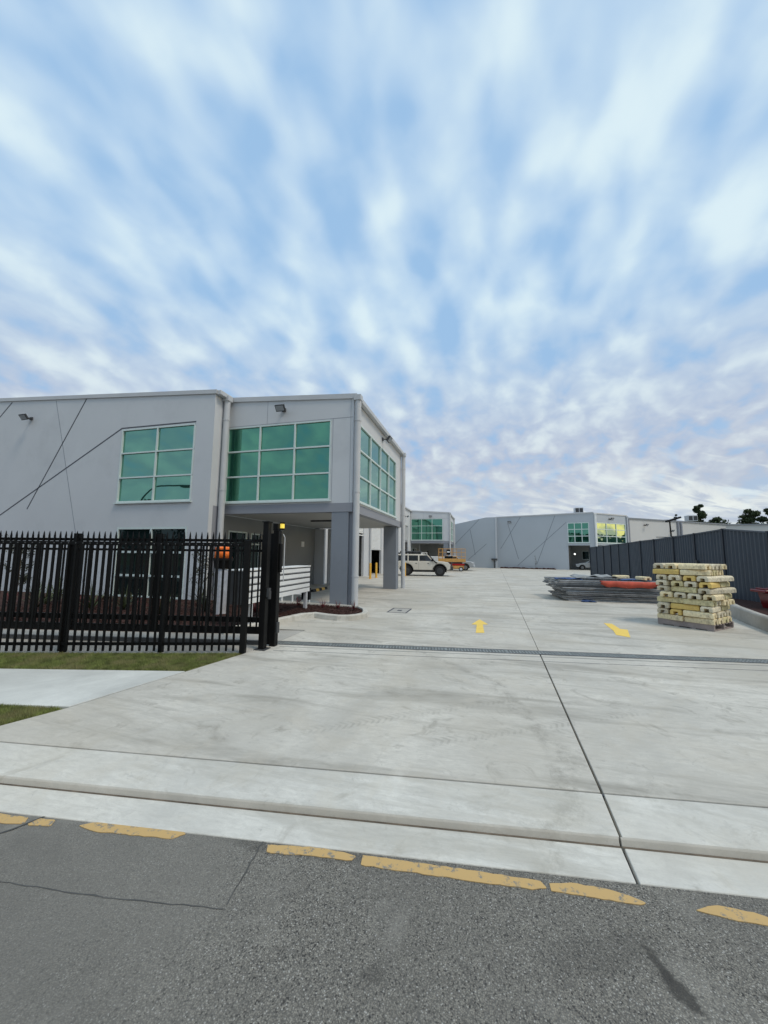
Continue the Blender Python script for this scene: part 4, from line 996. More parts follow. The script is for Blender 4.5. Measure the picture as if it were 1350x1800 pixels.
# ------------------------------------------------------------------ stack of temporary fence panels
PW, PD = 3.35, 2.1
pn = empty('mesh_barrier', (0, 0, 0))
m_ = MB(); r_ = .025
m_.tube((0, 0, r_), (PW, 0, r_), r_, 8); m_.tube((0, PD, r_), (PW, PD, r_), r_, 8); m_.tube((0, 0, r_), (0, PD, r_), r_, 8); m_.tube((PW, 0, r_), (PW, PD, r_), r_, 8)
m_.tube((PW*.5, 0, r_), (PW*.5, PD, r_), r_*.8, 6)
m_.build('frame', M['tubegrey'], pn, world=False)
m_ = MB()
for i in range(1, 40): x = i*PW/40; m_.beam((x, 0, r_), (x, PD, r_), .005)
for i in range(1, 10): y = i*PD/10; m_.beam((0, y, r_+.005), (PW, y, r_+.005), .005)
m_.build('mesh_infill', M['galv'], pn, world=False)
NP = 12
for i in range(NP):
    o = pn if i == 0 else copy_tree(pn)
    z = gz(15.6)+.002+i*.063
    o.location = (2.86+random.uniform(-.10, .14)-(.0 if i < 6 else .12), 15.15+random.uniform(-.06, .08), z)
    o.rotation_euler = (random.uniform(-.002, .002), 0, R(random.uniform(-1.3, 1.8)+4.0))
    where = ORD[i+1]+' from the bottom' if i < 9 else ('topmost' if i == NP-1 else ORD[NP-i]+' from the top')
    tag(o, 'grey tube barrier lying flat beside the block pallet, '+where, 'barrier', 'temporary fence panels stacked flat')
ztp = gz(15.6)+NP*.063+.005
def cloth(name, mat, corners, label, cat, z, amp=.03, nx=18, ny=8, seed=1, th=.01, group=None):
    rnd = random.Random(seed); c = [Vector(p) for p in corners]; m_ = MB(); vs = []
    ph = [rnd.uniform(0, 6) for _ in range(6)]
    for j in range(ny+1):
        for i in range(nx+1):
            s, t = i/nx, j/ny; p = (c[0]*(1-s)+c[1]*s)*(1-t)+(c[3]*(1-s)+c[2]*s)*t
            e = amp*(math.sin(s*11+ph[0]+t*3)+.6*math.sin(s*23+ph[1]-t*5)+.5*math.sin(t*9+ph[2]+s*4))*.5+amp
            vs.append((p.x, p.y+.02*math.sin(s*17+ph[3]), p.z+z+e*min(1, 6*min(s, 1-s)+.15)))
    fs = [(j*(nx+1)+i, j*(nx+1)+i+1, (j+1)*(nx+1)+i+1, (j+1)*(nx+1)+i) for j in range(ny) for i in range(nx)]
    m_.add(vs, fs); o = m_.build(name, mat, smooth=True); sm_ = o.modifiers.new('thickness', 'SOLIDIFY'); sm_.thickness = th
    return tag(o, label, cat, group)
cloth('blue_cloth', M['blue'], [(2.62, 15.3, 0), (3.55, 15.35, 0), (3.7, 16.3, 0), (2.7, 16.2, 0)], 'folded blue cloth on the left end of the fence panel stack', 'cloth', ztp, .022, seed=2)
cloth('grey_cloth', M['greycloth'], [(3.35, 15.5, 0), (4.9, 15.9, 0), (5.0, 17.0, 0), (3.4, 16.8, 0)], 'bunched grey shade cloth on the middle of the fence panel stack', 'cloth', ztp+.055, .055, seed=5)
cloth('blue_cloth', M['blue'], [(4.9, 15.6, 0), (5.9, 15.65, 0), (5.95, 16.6, 0), (5.0, 16.5, 0)], 'blue cloth between the two loose blocks on the panel stack', 'cloth', ztp, .02, seed=9)
# red bundle hanging on the front edge
m_ = MB(); nx = 26; vs = []; rnd = random.Random(3)
for i in range(nx+1):
    s = i/nx; x = 4.08+s*1.85; e = min(1, 5*min(s, 1-s)+.35)
    yb = 15.02+.085*(x-2.6)-.02*math.sin(s*19); zt_ = ztp-.03-.02*s; sag = .20*e+.02*math.sin(s*14+1)
    for (dy, dz) in ((.14, .015), (.0, .02), (-.05, -.05), (-.06, -.5*1.0), (-.03, -1.0), (.05, -1.02)):
        vs.append((x, yb+dy*1.0, zt_+(dz if dz > -.04 else dz*sag+rnd.uniform(-.006, .006))))
for i in range(nx):
    m_.add([], [])
b6 = 6; m_.add(vs, [(i*b6+j, i*b6+j+1, (i+1)*b6+j+1, (i+1)*b6+j) for i in range(nx) for j in range(5)])
o = m_.build('red_cloth', M['redwrap'], smooth=True); s_ = o.modifiers.new('thickness', 'SOLIDIFY'); s_.thickness = .03
tag(o, 'faded red cloth bundle hanging along the front of the fence panel stack', 'cloth')
cloth('blue_cloth', M['blue'], [(3.38, 14.85, 0), (3.85, 14.88, 0), (3.85, 15.35, 0), (3.4, 15.3, 0)], 'scrap of blue cloth on the ground under the panel stack', 'cloth', gz(15)+.005, .03, 10, 5, seed=4)
foot('cream', (5.10, 16.35), ztp+.03, R(18), 'loose cream notched block on the panel stack beside the grey cloth', group='loose blocks on the panel stack')
foot('cream', (5.60, 15.65), ztp+.03, R(-75), 'loose cream notched block on the panel stack nearest the block pallet', group='loose blocks on the panel stack')

# ------------------------------------------------------------------ front fence and sliding gate
def spear(w=.025, h=1.0, tip=.09):
    m_ = MB(); a = w/2
    m_.box(-a, -a, 0, a, a, h-tip); 
    m_.add([(-a, -a, h-tip), (a, -a, h-tip), (a, a, h-tip), (-a, a, h-tip), (0, 0, h), (-a*.5, -a*.5, h-tip*.35), (a*.5, -a*.5, h-tip*.35), (a*.5, a*.5, h-tip*.35), (-a*.5, a*.5, h-tip*.35)],
           [(0, 1, 6, 5), (1, 2, 7, 6), (2, 3, 8, 7), (3, 0, 5, 8), (5, 6, 4), (6, 7, 4), (7, 8, 4), (8, 5, 4)])
    return m_
F0 = Vector((-7.275, 4.34)); F1 = Vector((-3.70, 5.44)); uf = (F1-F0).normalized(); nf = Vector((uf.y, -uf.x)); Lf = (F1-F0).length
ff = empty('picket_fence', V3(F1, 0)); tag(ff, 'black steel picket fence along the grass verge left of the driveway', 'fence')
start, end = -2.6, Lf
def FP(t, z, off=0): p = F0+uf*t-nf*off; return V3(p, z)
ft = lambda t: 1.735+.014*(t/Lf*3)
angF = math.atan2(uf.y, uf.x)
pm = None; t = start; 
while t < end-.06:
    if pm is None:
        m_ = MB(); m_.box(-.0145, -.012, .03, .0145, .012, 1.70); pm = m_.build('picket', M['black'], ff, world=False); o = pm
    else: o = inst(pm, 'picket', ff, (0, 0, 0))
    o.location = FP(t, 0)-ff.location; o.rotation_euler = (0, 0, angF); o.scale = (1, 1, 1+.012*t/Lf)
    t += .112
for z, h_, off in ((1.715, .06, .028), (.135, .045, .028)):
    m_ = MB(); m_.obox((FP(start, z, off)+FP(end, z, off))/2, V3(uf*(end-start)/2, 0), V3(nf*.014, 0), Vector((0, 0, h_/2))); m_.build('rail', M['black'], ff)
rv = MB(); t = start
while t < end-.06: p = FP(t, 1.715, -.016); rv.ball((p.x, p.y, p.z), .010, .010, .010, 6, 4); t += .112
rv.build('rivets', M['darkm'], ff)['kind'] = 'stuff'
for t in (-1.95, -.45+.0, 1.05+.02, 2.48, Lf-.05):
    pass
for pxg in ((-6.42, 4.60), (-4.98, 5.05)):
    t = (Vector(pxg)-F0).dot(uf); p = FP(t, 0, .06); m_ = MB(); m_.obox(p+Vector((0, 0, .86)), V3(uf*.033, 0), V3(nf*.032, 0), Vector((0, 0, .89))); m_.build('post', M['black'], ff)
p = FP(-1.9, 0, .06); m_ = MB(); m_.obox(p+Vector((0, 0, .86)), V3(uf*.033, 0), V3(nf*.032, 0), Vector((0, 0, .89))); m_.build('post', M['black'], ff)
p = FP(Lf-.03, 0, .0); m_ = MB(); m_.obox(p+Vector((0, 0, .89)), V3(uf*.045, 0), V3(nf*.045, 0), Vector((0, 0, .90))); m_.build('post', M['black'], ff, bevel=.005)
# sliding gate parked behind
G1 = Vector((-3.70, 5.96)); ug = Vector((math.cos(R(11)), math.sin(R(11)))); ng = Vector((ug.y, -ug.x)); Lg = 7.2
G0 = G1-ug*Lg
sg = empty('sliding_gate', V3(G1, 0)); tag(sg, 'black spiked sliding gate parked open behind the picket fence', 'gate')
def GP(t, z, off=0): p = G0+ug*t-ng*off; return V3(p, z)
angG = math.atan2(ug.y, ug.x)
pm = None; t = .05
while t < Lg:
    if pm is None: pm = spear(.024, 1.66, .10).build('picket', M['black'], sg, world=False); o = pm
    else: o = inst(pm, 'picket', sg, (0, 0, 0))
    o.location = GP(t, .30)-sg.location; o.rotation_euler = (0, 0, angG); t += .108
for z, h_ in ((1.80, .05), (1.62, .04), (.42, .09), (.24, .12)):
    m_ = MB(); m_.obox(GP(Lg/2, z, .035), V3(ug*Lg/2, 0), V3(ng*.020, 0), Vector((0, 0, h_/2))); m_.build('rail', M['black'], sg)
for t in (.05, 2.0, 3.6, 5.2, Lg-.04):
    m_ = MB(); m_.obox(GP(t, 1.05, .03), V3(ug*.055, 0), V3(ng*.025, 0), Vector((0, 0, .86))); m_.build('stile', M['black'], sg)
m_ = MB(); m_.obox(GP(Lg/2, .04, .03), V3(ug*Lg/2, 0), V3(ng*.03, 0), Vector((0, 0, .03))); m_.build('ground_track', M['darkm'], sg)
# gate posts
gp1 = empty('gate_post', (-3.56, 5.72, 0)); tag(gp1, 'slim black gate post with guide rollers, left of the beacon post', 'gate post')
m_ = MB(); m_.box(-3.61, 5.67, -.05, -3.51, 5.77, 2.11); m_.box(-3.625, 5.655, 2.105, -3.495, 5.785, 2.125); m_.build('shaft', M['black'], gp1, bevel=.006)
m_ = MB(); m_.box(-3.50, 5.68, .85, -3.46, 5.75, 1.0); m_.tube((-3.47, 5.72, .82), (-3.47, 5.72, .95), .03, 10); m_.build('latch', M['darkm'], gp1)
m_ = MB(); m_.box(-3.66, 5.62, -.02, -3.46, 5.82, .012); m_.build('base_plate', M['darkm'], gp1)
gp2 = empty('gate_post', (-3.50, 5.98, 0)); tag(gp2, 'thick black gate motor post topped by the amber beacon', 'gate post')
m_ = MB(); m_.box(-3.56, 5.92, -.05, -3.455, 6.03, 1.98); m_.build('shaft', M['black'], gp2, bevel=.008)
m_ = MB(); m_.box(-3.453, 5.93, .22, -3.42, 6.01, .40); m_.build('control_box', M['darkm'], gp2, bevel=.006)
m_ = MB(); m_.box(-3.453, 5.94, 1.25, -3.415, 6.01, 1.75); m_.build('photo_cell', M['black'], gp2, bevel=.006)
m_ = MB(); m_.path([(-3.395, 6.03, 1.1), (-3.395, 6.03, 1.86), (-3.43, 6.03, 1.92)], .009, 8); m_.build('cable', M['trim'], gp2)
m_ = MB(); m_.box(-3.57, 5.92, 1.98, -3.48, 6.02, 2.10); m_.build('lamp_bracket', M['black'], gp2)
m_ = MB(); m_.box(-3.66, 5.955, .02, -3.562, 5.995, 1.93); m_.build('guide_channel', M['black'], gp2)
bc = empty('beacon', (-3.42, 5.97, 1.99)); tag(bc, 'small amber warning beacon on top of the gate motor post', 'beacon')
m_ = MB(); m_.tube((-3.42, 5.97, 1.99), (-3.42, 5.97, 2.02), .045, 14); m_.build('base', M['black'], bc)
m_ = MB(); m_.tube((-3.42, 5.97, 2.10), (-3.42, 5.97, 2.125), .045, 14); m_.build('cap', M['black'], bc)
m_ = MB(); m_.tube((-3.42, 5.97, 2.02), (-3.42, 5.97, 2.10), .038, 14); m_.build('lamp_glass', M['beacon'], bc)

# ------------------------------------------------------------------ garden bed, kerb and planting on the left
bedp = [(-3.62, 7.02), (-4.30, 6.88), (-4.46, 7.53), (-4.36, 8.08), (-4.24, 8.62), (-4.05, 8.76), (-3.70, 8.60), (-3.37, 8.56), (-3.08, 8.66), (-2.91, 8.87), (-2.83, 9.15), (-2.87, 9.45), (-3.05, 10.1), (-3.31, 10.55), (-3.62, 10.66), (-3.88, 10.66)]
bed_edge = [(-4.9, 6.5), (-4.62, 6.9), (-4.46, 7.53), (-4.34, 8.08), (-4.22, 8.58), (-4.05, 8.76), (-3.70, 8.62), (-3.37, 8.56), (-3.08, 8.66), (-2.91, 8.87), (-2.82, 9.15), (-2.87, 9.48), (-3.05, 9.95), (-3.35, 10.30), (-3.85, 10.42), (-4.87, 10.50), (-6.4, 10.5), (-8.2, 10.5)]
kb2 = MB(); n_ = len(bed_edge); ring = []
for i, (x, y) in enumerate(bed_edge):
    a = Vector(bed_edge[max(0, i-1)]); b = Vector(bed_edge[min(n_-1, i+1)]); t = (b-a).normalized(); nr = Vector((-t.y, t.x)); p = Vector((x, y))
    ring.append([V3(p, -.1), V3(p+nr*.012, .10), V3(p+nr*.03, .12), V3(p+nr*.13, .12), V3(p+nr*.14, .09), V3(p+nr*.14, -.1)])
for i in range(n_-1): kb2.add(ring[i]+ring[i+1], [(j, j+1, j+7, j+6) for j in range(5)])
kb2.add(ring[0], [tuple(range(6))]); kb2.add(ring[-1], [tuple(range(5, -1, -1))])
ko = kb2.build('garden_kerb', M['conc2']); tag(ko, 'low curved concrete kerb round the mulch bed at the corner column', 'kerb')
poly = [tuple(Vector(r[3][:2])*1.0) for r in ring] + [(-8.5, 10.15), (-30, 10.15), (-30, 1.2), (-12.0, 5.15), (-8, 5.95)]
m_ = MB(); m_.prism(poly, -.2, .075); tag(m_.build('garden_soil', M['mulch']), kind='structure')
def inside(x, y, P):
    c = False; j = len(P)-1
    for i in range(len(P)):
        if (P[i][1] > y) != (P[j][1] > y) and x < (P[j][0]-P[i][0])*(y-P[i][1])/(P[j][1]-P[i][1])+P[i][0]: c = not c
        j = i
    return c
m_ = MB(); n_ = 0
while n_ < 5200:
    x, y = random.uniform(-12, -2.9), random.uniform(5, 10.4)
    if not inside(x, y, poly) or (x < -4.9 and random.random() < .35): continue
    a = random.uniform(0, 6.3); l_ = random.uniform(.012, .035); w_ = random.uniform(.004, .012); z = .078+random.uniform(0, .02)
    d = Vector((math.cos(a), math.sin(a), random.uniform(-.5, .5))).normalized(); s_ = d.cross(Vector((0, 0, 1))).normalized()
    m_.obox((x, y, z), d*l_, s_*w_, d.cross(s_)*.004); n_ += 1
tag(m_.build('mulch_chips', M['mulch']), 'dark red bark mulch filling the garden bed', 'mulch', kind='stuff')
def tuft(seed, s=1.0, n=20, mat='leafred', h=.30):
    rnd = random.Random(seed); m_ = MB()
    for i in range(n):
        a = rnd.uniform(0, 6.28); lean = rnd.uniform(.15, 1.1); ln = h*rnd.uniform(.6, 1.1)*s; w = .012*s*rnd.uniform(.8, 1.3)
        pts = []
        for k in range(5):
            t = k/4; r = ln*math.sin(lean)*t*(1+.2*t); z = ln*(math.cos(lean)*t)-ln*.35*lean*t*t*.6+ln*.1*t
            ww = w*(1-t*.9) if k else w*.6
            pts.append((Vector((math.cos(a)*r, math.sin(a)*r, z)), Vector((-math.sin(a), math.cos(a), 0))*ww))
        for (p, q), (p2, q2) in zip(pts, pts[1:]): m_.add([p-q, p+q, p2+q2, p2-q2], [(0, 1, 2, 3)])
    return m_
tp = [tuft(s, 1, 22, 'leafred').build('strap_plant', M['leafred']) for s in (11, 12, 13)]
tg = [tuft(s, 1.1, 24, 'leafgreen', .34).build('strap_plant', M['leafgreen']) for s in (21, 22)]
used = set()
def place_plant(src, loc, s, label):
    if src.name not in used: used.add(src.name); o = src
    else: o = src.copy(); col.objects.link(o)
    o.location = loc; o.scale = (s, s, s); o.rotation_euler = (0, 0, random.uniform(0, 6)); tag(o, label, 'plant', 'strap leaved plants in the mulch beds')
front = [(-5.45, 9.75), (-4.35, 9.95), (-3.95, 9.75), (-3.30, 9.55)]
place_plant(tp[0], (-5.15, 10.05, .08), 1.05, 'dark red strap plant in the mulch under the letterbox bank end')
place_plant(tp[1], (-4.32, 9.9, .08), .95, 'dark red strap plant just right of the letterbox post')
place_plant(tp[2], (-3.85, 9.85, .08), .85, 'dark red strap plant midway along the kerb nose, left of the column')
place_plant(tp[0], (-3.35, 9.75, .08), 1.0, 'dark red strap plant at the foot of the corner column pipe')
place_plant(tp[1], (-6.0, 9.6, .08), 1.2, 'dark red strap plant beside the black gate posts')
place_plant(tp[2], (-5.6, 8.6, .08), 1.2, 'dark red strap plant behind the letterbox bank')
k = 0; rnd = random.Random(5)
for i in range(19):
    x = -6.5-.36*i; y = (8.1 if i % 2 else 9.2)+rnd.uniform(-.4, .4)-.03*i
    if y > 9.9 or not inside(x, y, poly): continue
    k += 1; src = tg[k % 2] if k % 3 else tp[k % 3]
    place_plant(src, (x, y, .08), rnd.uniform(1.2, 1.9), '%s strap plant in the bed behind the sliding gate, %s from the right' % ('green' if k % 3 else 'red', ORD[min(k, 20)]))
def sapling(loc, h, seed, label, mat='leaf2', nleaf=420, spread=.35):
    t = empty('sapling', loc); tag(t, label, 'young tree', 'young trees in the beds'); rnd = random.Random(seed); x, y, z = loc
    m_ = MB(); tips = []
    m_.tube((x, y, z), (x+.03, y, z+h*.55), .014, 7, .009); m_.tube((x+.03, y, z+h*.55), (x, y+.02, z+h), .009, 6, .003)
    for i in range(12):
        zz_ = z+h*rnd.uniform(.25, .9); a = rnd.uniform(0, 6.28); ln = spread*rnd.uniform(.4, 1); q = (x+math.cos(a)*ln, y+math.sin(a)*ln, zz_+ln*rnd.uniform(.5, 1.3)); m_.tube((x+.02, y, zz_), q, .005, 5, .002); tips.append(((x+.02, y, zz_), q))
    m_.build('trunk', M['bark'], t)
    m_ = MB()
    for i in range(nleaf):
        p, q = rnd.choice(tips); s = rnd.uniform(.3, 1.1); c = Vector(p)*(1-s)+Vector(q)*s+Vector([rnd.gauss(0, .04) for _ in range(3)])
        d = Vector([rnd.gauss(0, 1) for _ in range(3)]).normalized()*rnd.uniform(.03, .055); e = d.cross(Vector([rnd.gauss(0, 1) for _ in range(3)])).normalized()*.012
        m_.add([c-d, c+e, c+d, c-e], [(0, 1, 2, 3)])
    m_.build('foliage', M[mat], t); return t
sapling((-7.05, 8.3, .07), 1.55, 3, 'thin young tree behind the gate between the dark window and the downpipe')
sapling((-11.9, 7.3, .07), 1.7, 4, 'leafy young tree behind the fence at the left edge of the photo', nleaf=900)
p = A0+uA*pa(7.15)+nA*.6; sapling((p.x, p.y, gz(p.y)), 1.9, 8, 'bare thin young tree against the far wall', nleaf=120, spread=.3)

# letterbox bank
lb = empty('letterbox_bank', (-4.7, 9.7, .07)); tag(lb, 'wide bank of white letterboxes on posts beside the gate', 'letterbox bank')
y0, y1 = 6.78, 9.80; zt0, zb0 = 1.205, .53
m_ = MB(); m_.box(-5.08, y0, zb0, -4.715, y1, zt0); m_.build('case', M['darkm'], lb)
rows4 = 4; hh = (zt0-zb0-.05)/4.45
for r_i in range(rows4):
    za = zb0+.05+hh*.45+r_i*hh
    nb = 9; wdt = (y1-y0)/nb
    for c_i in range(nb):
        m_ = MB(); m_.box(-4.714, y0+c_i*wdt+.0012, za+.020, -4.692, y0+(c_i+1)*wdt-.0015, za+hh-.030); m_.build('letterbox_door', M['white'], lb)
    m_ = MB(); m_.box(-4.712, y0, za+.002, -4.700, y1, za+.010); m_.build('slot_rail', M['trim'], lb)
m_ = MB(); m_.box(-5.10, y0-.02, zt0, -4.685, y1+.03, zt0+.03); m_.build('hood', M['white'], lb, bevel=.006)
m_ = MB(); m_.box(-4.714, y0, zb0, -4.69, y1, zb0+.10); m_.build('plinth', M['white'], lb)
for y in (y0+.3, (y0+y1)/2-.2, y1-.14):
    m_ = MB(); m_.box(-4.78, y-.05, 0, -4.70, y+.05, zb0-.002); m_.build('post', M['trim'], lb, bevel=.005)
m_ = MB(); m_.path([(-4.9, y1+.02, 1.17), (-4.85, y1+.10, 1.16), (-4.84, y1+.12, 1.05), (-4.84, y1+.12, .4)], .018, 8); m_.box(-4.95, y1+.03, .28, -4.72, y1+.16, .60); m_.build('cable_loop', M['black'], lb)
# hydrant and pipe frame
hy = empty('fire_hydrant', (-6.3, 11.15, gz(11))); tag(hy, 'small yellow and white hydrant behind the letterbox bank', 'hydrant')
m_ = MB(); m_.tube((-6.3, 11.15, -.02), (-6.3, 11.15, .30), .035, 10); m_.build('riser', M['white'], hy)
m_ = MB(); m_.tube((-6.3, 11.05, .30), (-6.3, 11.28, .30), .07, 12); m_.ball((-6.22, 11.1, .36), .07, .07, .07); m_.tube((-6.42, 11.15, .33), (-6.18, 11.15, .33), .05, 12); m_.build('outlet_cap', M['yellow'], hy)
pf = empty('pipe_rack', (-5.75, 11.2, gz(11))); tag(pf, 'white pipe hoop with valve standing behind the letterbox post', 'pipe rack')
m_ = MB(); m_.path([(-5.95, 11.2, -.02), (-5.95, 11.2, .42)], .028, 8); m_.path([(-5.95, 11.2, .27), (-5.35, 11.2, .27), (-5.35, 11.2, -.02)], .022, 8); m_.build('hoop', M['white'], pf)
m_ = MB(); m_.tube((-5.7, 11.14, .12), (-5.7, 11.18, .12), .09, 14); m_.build('hand_wheel', M['darkm'], pf)
# orange hooded bollard behind the fence
ob = empty('hooded_bollard', (-6.32, 8.2, .07)); tag(ob, 'upright film wrapped unit with orange hood and black collar behind the fence', 'wrapped unit')
m_ = MB(); m_.tube((-6.32, 8.2, .07), (-6.32, 8.2, 1.20), .155, 18, .165); m_.build('body', M['film'], ob, smooth=False)
m_ = MB(); m_.tube((-6.32, 8.2, 1.18), (-6.32, 8.2, 1.38), .19, 18, .225); m_.tube((-6.32, 8.2, 1.38), (-6.32, 8.2, 1.44), .245, 18); m_.build('collar', M['black'], ob)
m_ = MB(); m_.tube((-6.32, 8.2, 1.44), (-6.32, 8.2, 1.68), .215, 18, .195); m_.ball((-6.32, 8.2, 1.68), .205, .205, .05, 18, 6); m_.build('hood', M['orange'], ob, smooth=True)
m_ = MB()
for i, (a, z, hgt_) in enumerate(((-1.95, 1.08, .10), (-1.75, 1.02, .16), (-1.95, .95, .07), (-1.8, .86, .12), (-1.6, 1.10, .08), (-1.9, .72, .14), (-1.68, .8, .10))):
    m_.obox((-6.32+math.cos(a)*.165, 8.2+math.sin(a)*.165, z), (.012, 0, 0), (0, .004, 0), (0, 0, hgt_/2))
m_.build('printed_mark', M['navy'], ob)
# wheel stop and bollards
ws = empty('wheel_stop', (-6.95, 15.3, gz(15))); tag(ws, 'black and yellow rubber wheel stop under the office box', 'wheel stop')
z = gz(15.3); nseg = 5
for i in range(nseg):
    m_ = MB(); y0 = 14.75+i*.30; m_.extr([(-.075, 0), (.075, 0), (.045, .10), (-.045, .10)], (-6.95-.0*i, y0, z), (1, 0, 0), (0, 0, 1), (0, .298, 0)); m_.build('segment', M['yellow' if i % 2 else 'rubber'], ws)
def bollard(x, y, label):
    t = empty('bollard', (x, y, gz(y))); tag(t, label, 'bollard', 'yellow safety bollards'); z = gz(y)
    m_ = MB(); m_.tube((x, y, z), (x, y, z+1.02), .075, 14); m_.ball((x, y, z+1.02), .075, .075, .035, 14, 6); m_.build('post', M['yellow'], t)
    m_ = MB(); m_.tube((x, y, z), (x, y, z+.012), .13, 14); m_.build('base_plate', M['yellow'], t)
bollard(-7.35, 24.6, 'yellow bollard beside the dark open roller door, left one of the pair')
bollard(-7.30, 25.9, 'yellow bollard beside the dark open roller door, right one of the pair')
bollard(-5.75, 27.6, 'yellow bollard just behind the rear wheel of the off-road wagon, nearer the pipe')
bollard(-5.85, 29.0, 'yellow bollard just behind the rear wheel of the off-road wagon, nearer the wheel')
# kerbside small post at far wall
pb = A0+uA*pa(2.4)+nA*1.0
sp_ = empty('service_post', (pb.x-.5, pb.y, gz(pb.y))); tag(sp_, 'short dark service post with a flat box head at the far wall corner', 'post')
m_ = MB(); x, y, z = pb.x-.5, pb.y, gz(pb.y); m_.box(x-.08, y-.06, z, x+.08, y+.06, z+1.1); m_.build('stem', M['darkm'], sp_); m_ = MB(); m_.box(x-.4, y-.15, z+1.1, x+.4, y+.15, z+1.35); m_.build('head', M['darkm'], sp_)
# area light pole beyond the fence
lp = empty('pole_light', (16.9, 40, 0)); tag(lp, 'black pole mounted area light rising behind the steel fence', 'pole light')
m_ = MB(); m_.tube((16.9, 40, -.3), (16.75, 40, 4.8), .07, 10, .06); m_.build('pole', M['black'], lp)
m_ = MB(); m_.obox((17.0, 39.9, 4.95), (.55, 0, .18), (0, .25, 0), (-.02, 0, .08)); m_.build('lamp_head', M['black'], lp, bevel=.02)
m_ = MB(); m_.box(15.6, 39.95, 3.30, 16.9, 40.05, 3.36); m_.build('side_bracket', M['darkm'], lp)

# ------------------------------------------------------------------ vehicles
def wheel(t, x, y, r, w, rimmat='rim'):
    m_ = MB(); m_.tube((x, y-w/2, r), (x, y+w/2, r), r, 24); tyre = m_.build('wheel', M['rubber'], t, world=False, bevel=.03)
    s = -1 if y < 0 else 1
    m_ = MB(); yo = y+s*w/2; m_.tube((x, yo, r), (x, yo+s*.006, r), r*.58, 20)
    for k in range(6):
        a = k*math.pi/3; m_.beam((x, yo+s*.014, r), (x+math.cos(a)*r*.52, yo+s*.014, r+math.sin(a)*r*.52), .05, .012, upv=(0, 1, 0))
    m_.tube((x, yo+s*.01, r), (x, yo+s*.04, r), r*.16, 12); m_.build('rim', M[rimmat], tyre, world=False)
def arch(cx_, r, a0=180, a1=0, n=12, zc=.42):
    return [(cx_+r*math.cos(R(a0+(a1-a0)*i/n)), zc+r*math.sin(R(a0+(a1-a0)*i/n))) for i in range(n+1)]
def car(name, loc, rz, label, cat, paint, prof, green, wheels, wr, wwid, hw, roof_hw, panes, group=None, rimmat='rim'):
    """prof: side outline (x,z) of the lower body; green: 4 pts (belt rear, roof rear, roof front, belt front)"""
    t = empty(name, loc, rz); tag(t, label, cat, group)
    m_ = MB(); m_.extr(prof, (0, hw, 0), (1, 0, 0), (0, 0, 1), (0, -2*hw, 0)); m_.build('body', M[paint], t, world=False, bevel=.05, seg=3)
    (bx0, bz0), (rx0, rz0), (rx1, rz1), (bx1, bz1) = green
    b = hw-.06
    m_ = MB(); m_.hexa([(bx0, -b, bz0), (bx1, -b, bz1), (bx1, b, bz1), (bx0, b, bz0), (rx0, -roof_hw, rz0), (rx1, -roof_hw, rz1), (rx1, roof_hw, rz1), (rx0, roof_hw, rz0)])
    m_.build('cabin', M[paint], t, world=False, bevel=.05, seg=3)
    def sidept(s_, x, f):   # f 0 belt..1 roof
        z = bz0+(rz0-bz0)*f; y = b+(roof_hw-b)*f; return Vector((x, s_*(y+.008), z))
    for s_ in (-1, 1):
        for (xa, xb, xc_, xd) in panes:   # bottom-left, bottom-right, top-right, top-left x
            q = [sidept(s_, xa, .12), sidept(s_, xb, .12), sidept(s_, xc_, .84), sidept(s_, xd, .84)]
            m_ = MB(); off = Vector((0, -s_*.02, 0)); m_.hexa([v+off for v in q]+q); m_.build('side_window', M['carglass'], t, world=False)
    def endpane(bx, bz, rx, rz_, sgn):
        q = []
        for f, hwf in ((.12, .88), (.88, .88)):
            x = bx+(rx-bx)*f+sgn*.012; z = bz+(rz_-bz)*f; y = (b+(roof_hw-b)*f)*hwf; q.append((x, -y, z)); q.append((x, y, z))
        q = [q[0], q[1], q[3], q[2]]; m_ = MB(); m_.hexa([(p[0]-sgn*.03, p[1], p[2]) for p in q]+q); m_.build('windscreen' if sgn > 0 else 'rear_window', M['carglass'], t, world=False)
    endpane(bx1, bz1, rx1, rz1, 1); endpane(bx0, bz0, rx0, rz0, -1)
    for x in wheels:
        for s_ in (-1, 1): wheel(t, x, s_*(hw-wwid/2+.01), wr, wwid, rimmat)
    m_ = MB(); m_.box(min(wheels)-wr-.12, -hw+wwid+.04, wr*.75, max(wheels)+wr+.12, hw-wwid-.04, wr*2+.14); m_.build('underbody', M['rubber'], t, world=False)
    return t
# off-road wagon
ar = .55; wr = .445
prof = [(-2.42, .62), (-2.42, 1.10), (-2.38, 1.22), (.95, 1.22), (1.15, 1.24), (1.75, 1.20), (2.14, 1.14), (2.24, 1.04), (2.30, .66)] + arch(1.42, ar, 0, 180, 12, .47)[0:] + [(.82, .52), (-.82, .52)] + arch(-1.40, ar, 0, 180, 12, .47) + [(-2.05, .62)]
suv = car('offroad_wagon', (-4.65, 30.6, gz(30.6)), R(6), 'dusty white off-road wagon with roof rack, snorkel and bull bar', 'car', 'carwhite',
          prof, [(-2.40, 1.20), (-2.28, 1.84), (.38, 1.84), (1.02, 1.20)], (-1.40, 1.42), wr, .30, .93, .76,
          [(-2.22, -1.32, -1.32, -2.16), (-1.22, -.42, -.42, -1.22), (-.30, .78, .34, -.30)], rimmat='darkm')
suv.scale = (.93, .93, .93)
def part(t, name, mat, fn, bevel=0):
    m_ = MB(); fn(m_); return m_.build(name, M[mat], t, world=False, bevel=bevel)
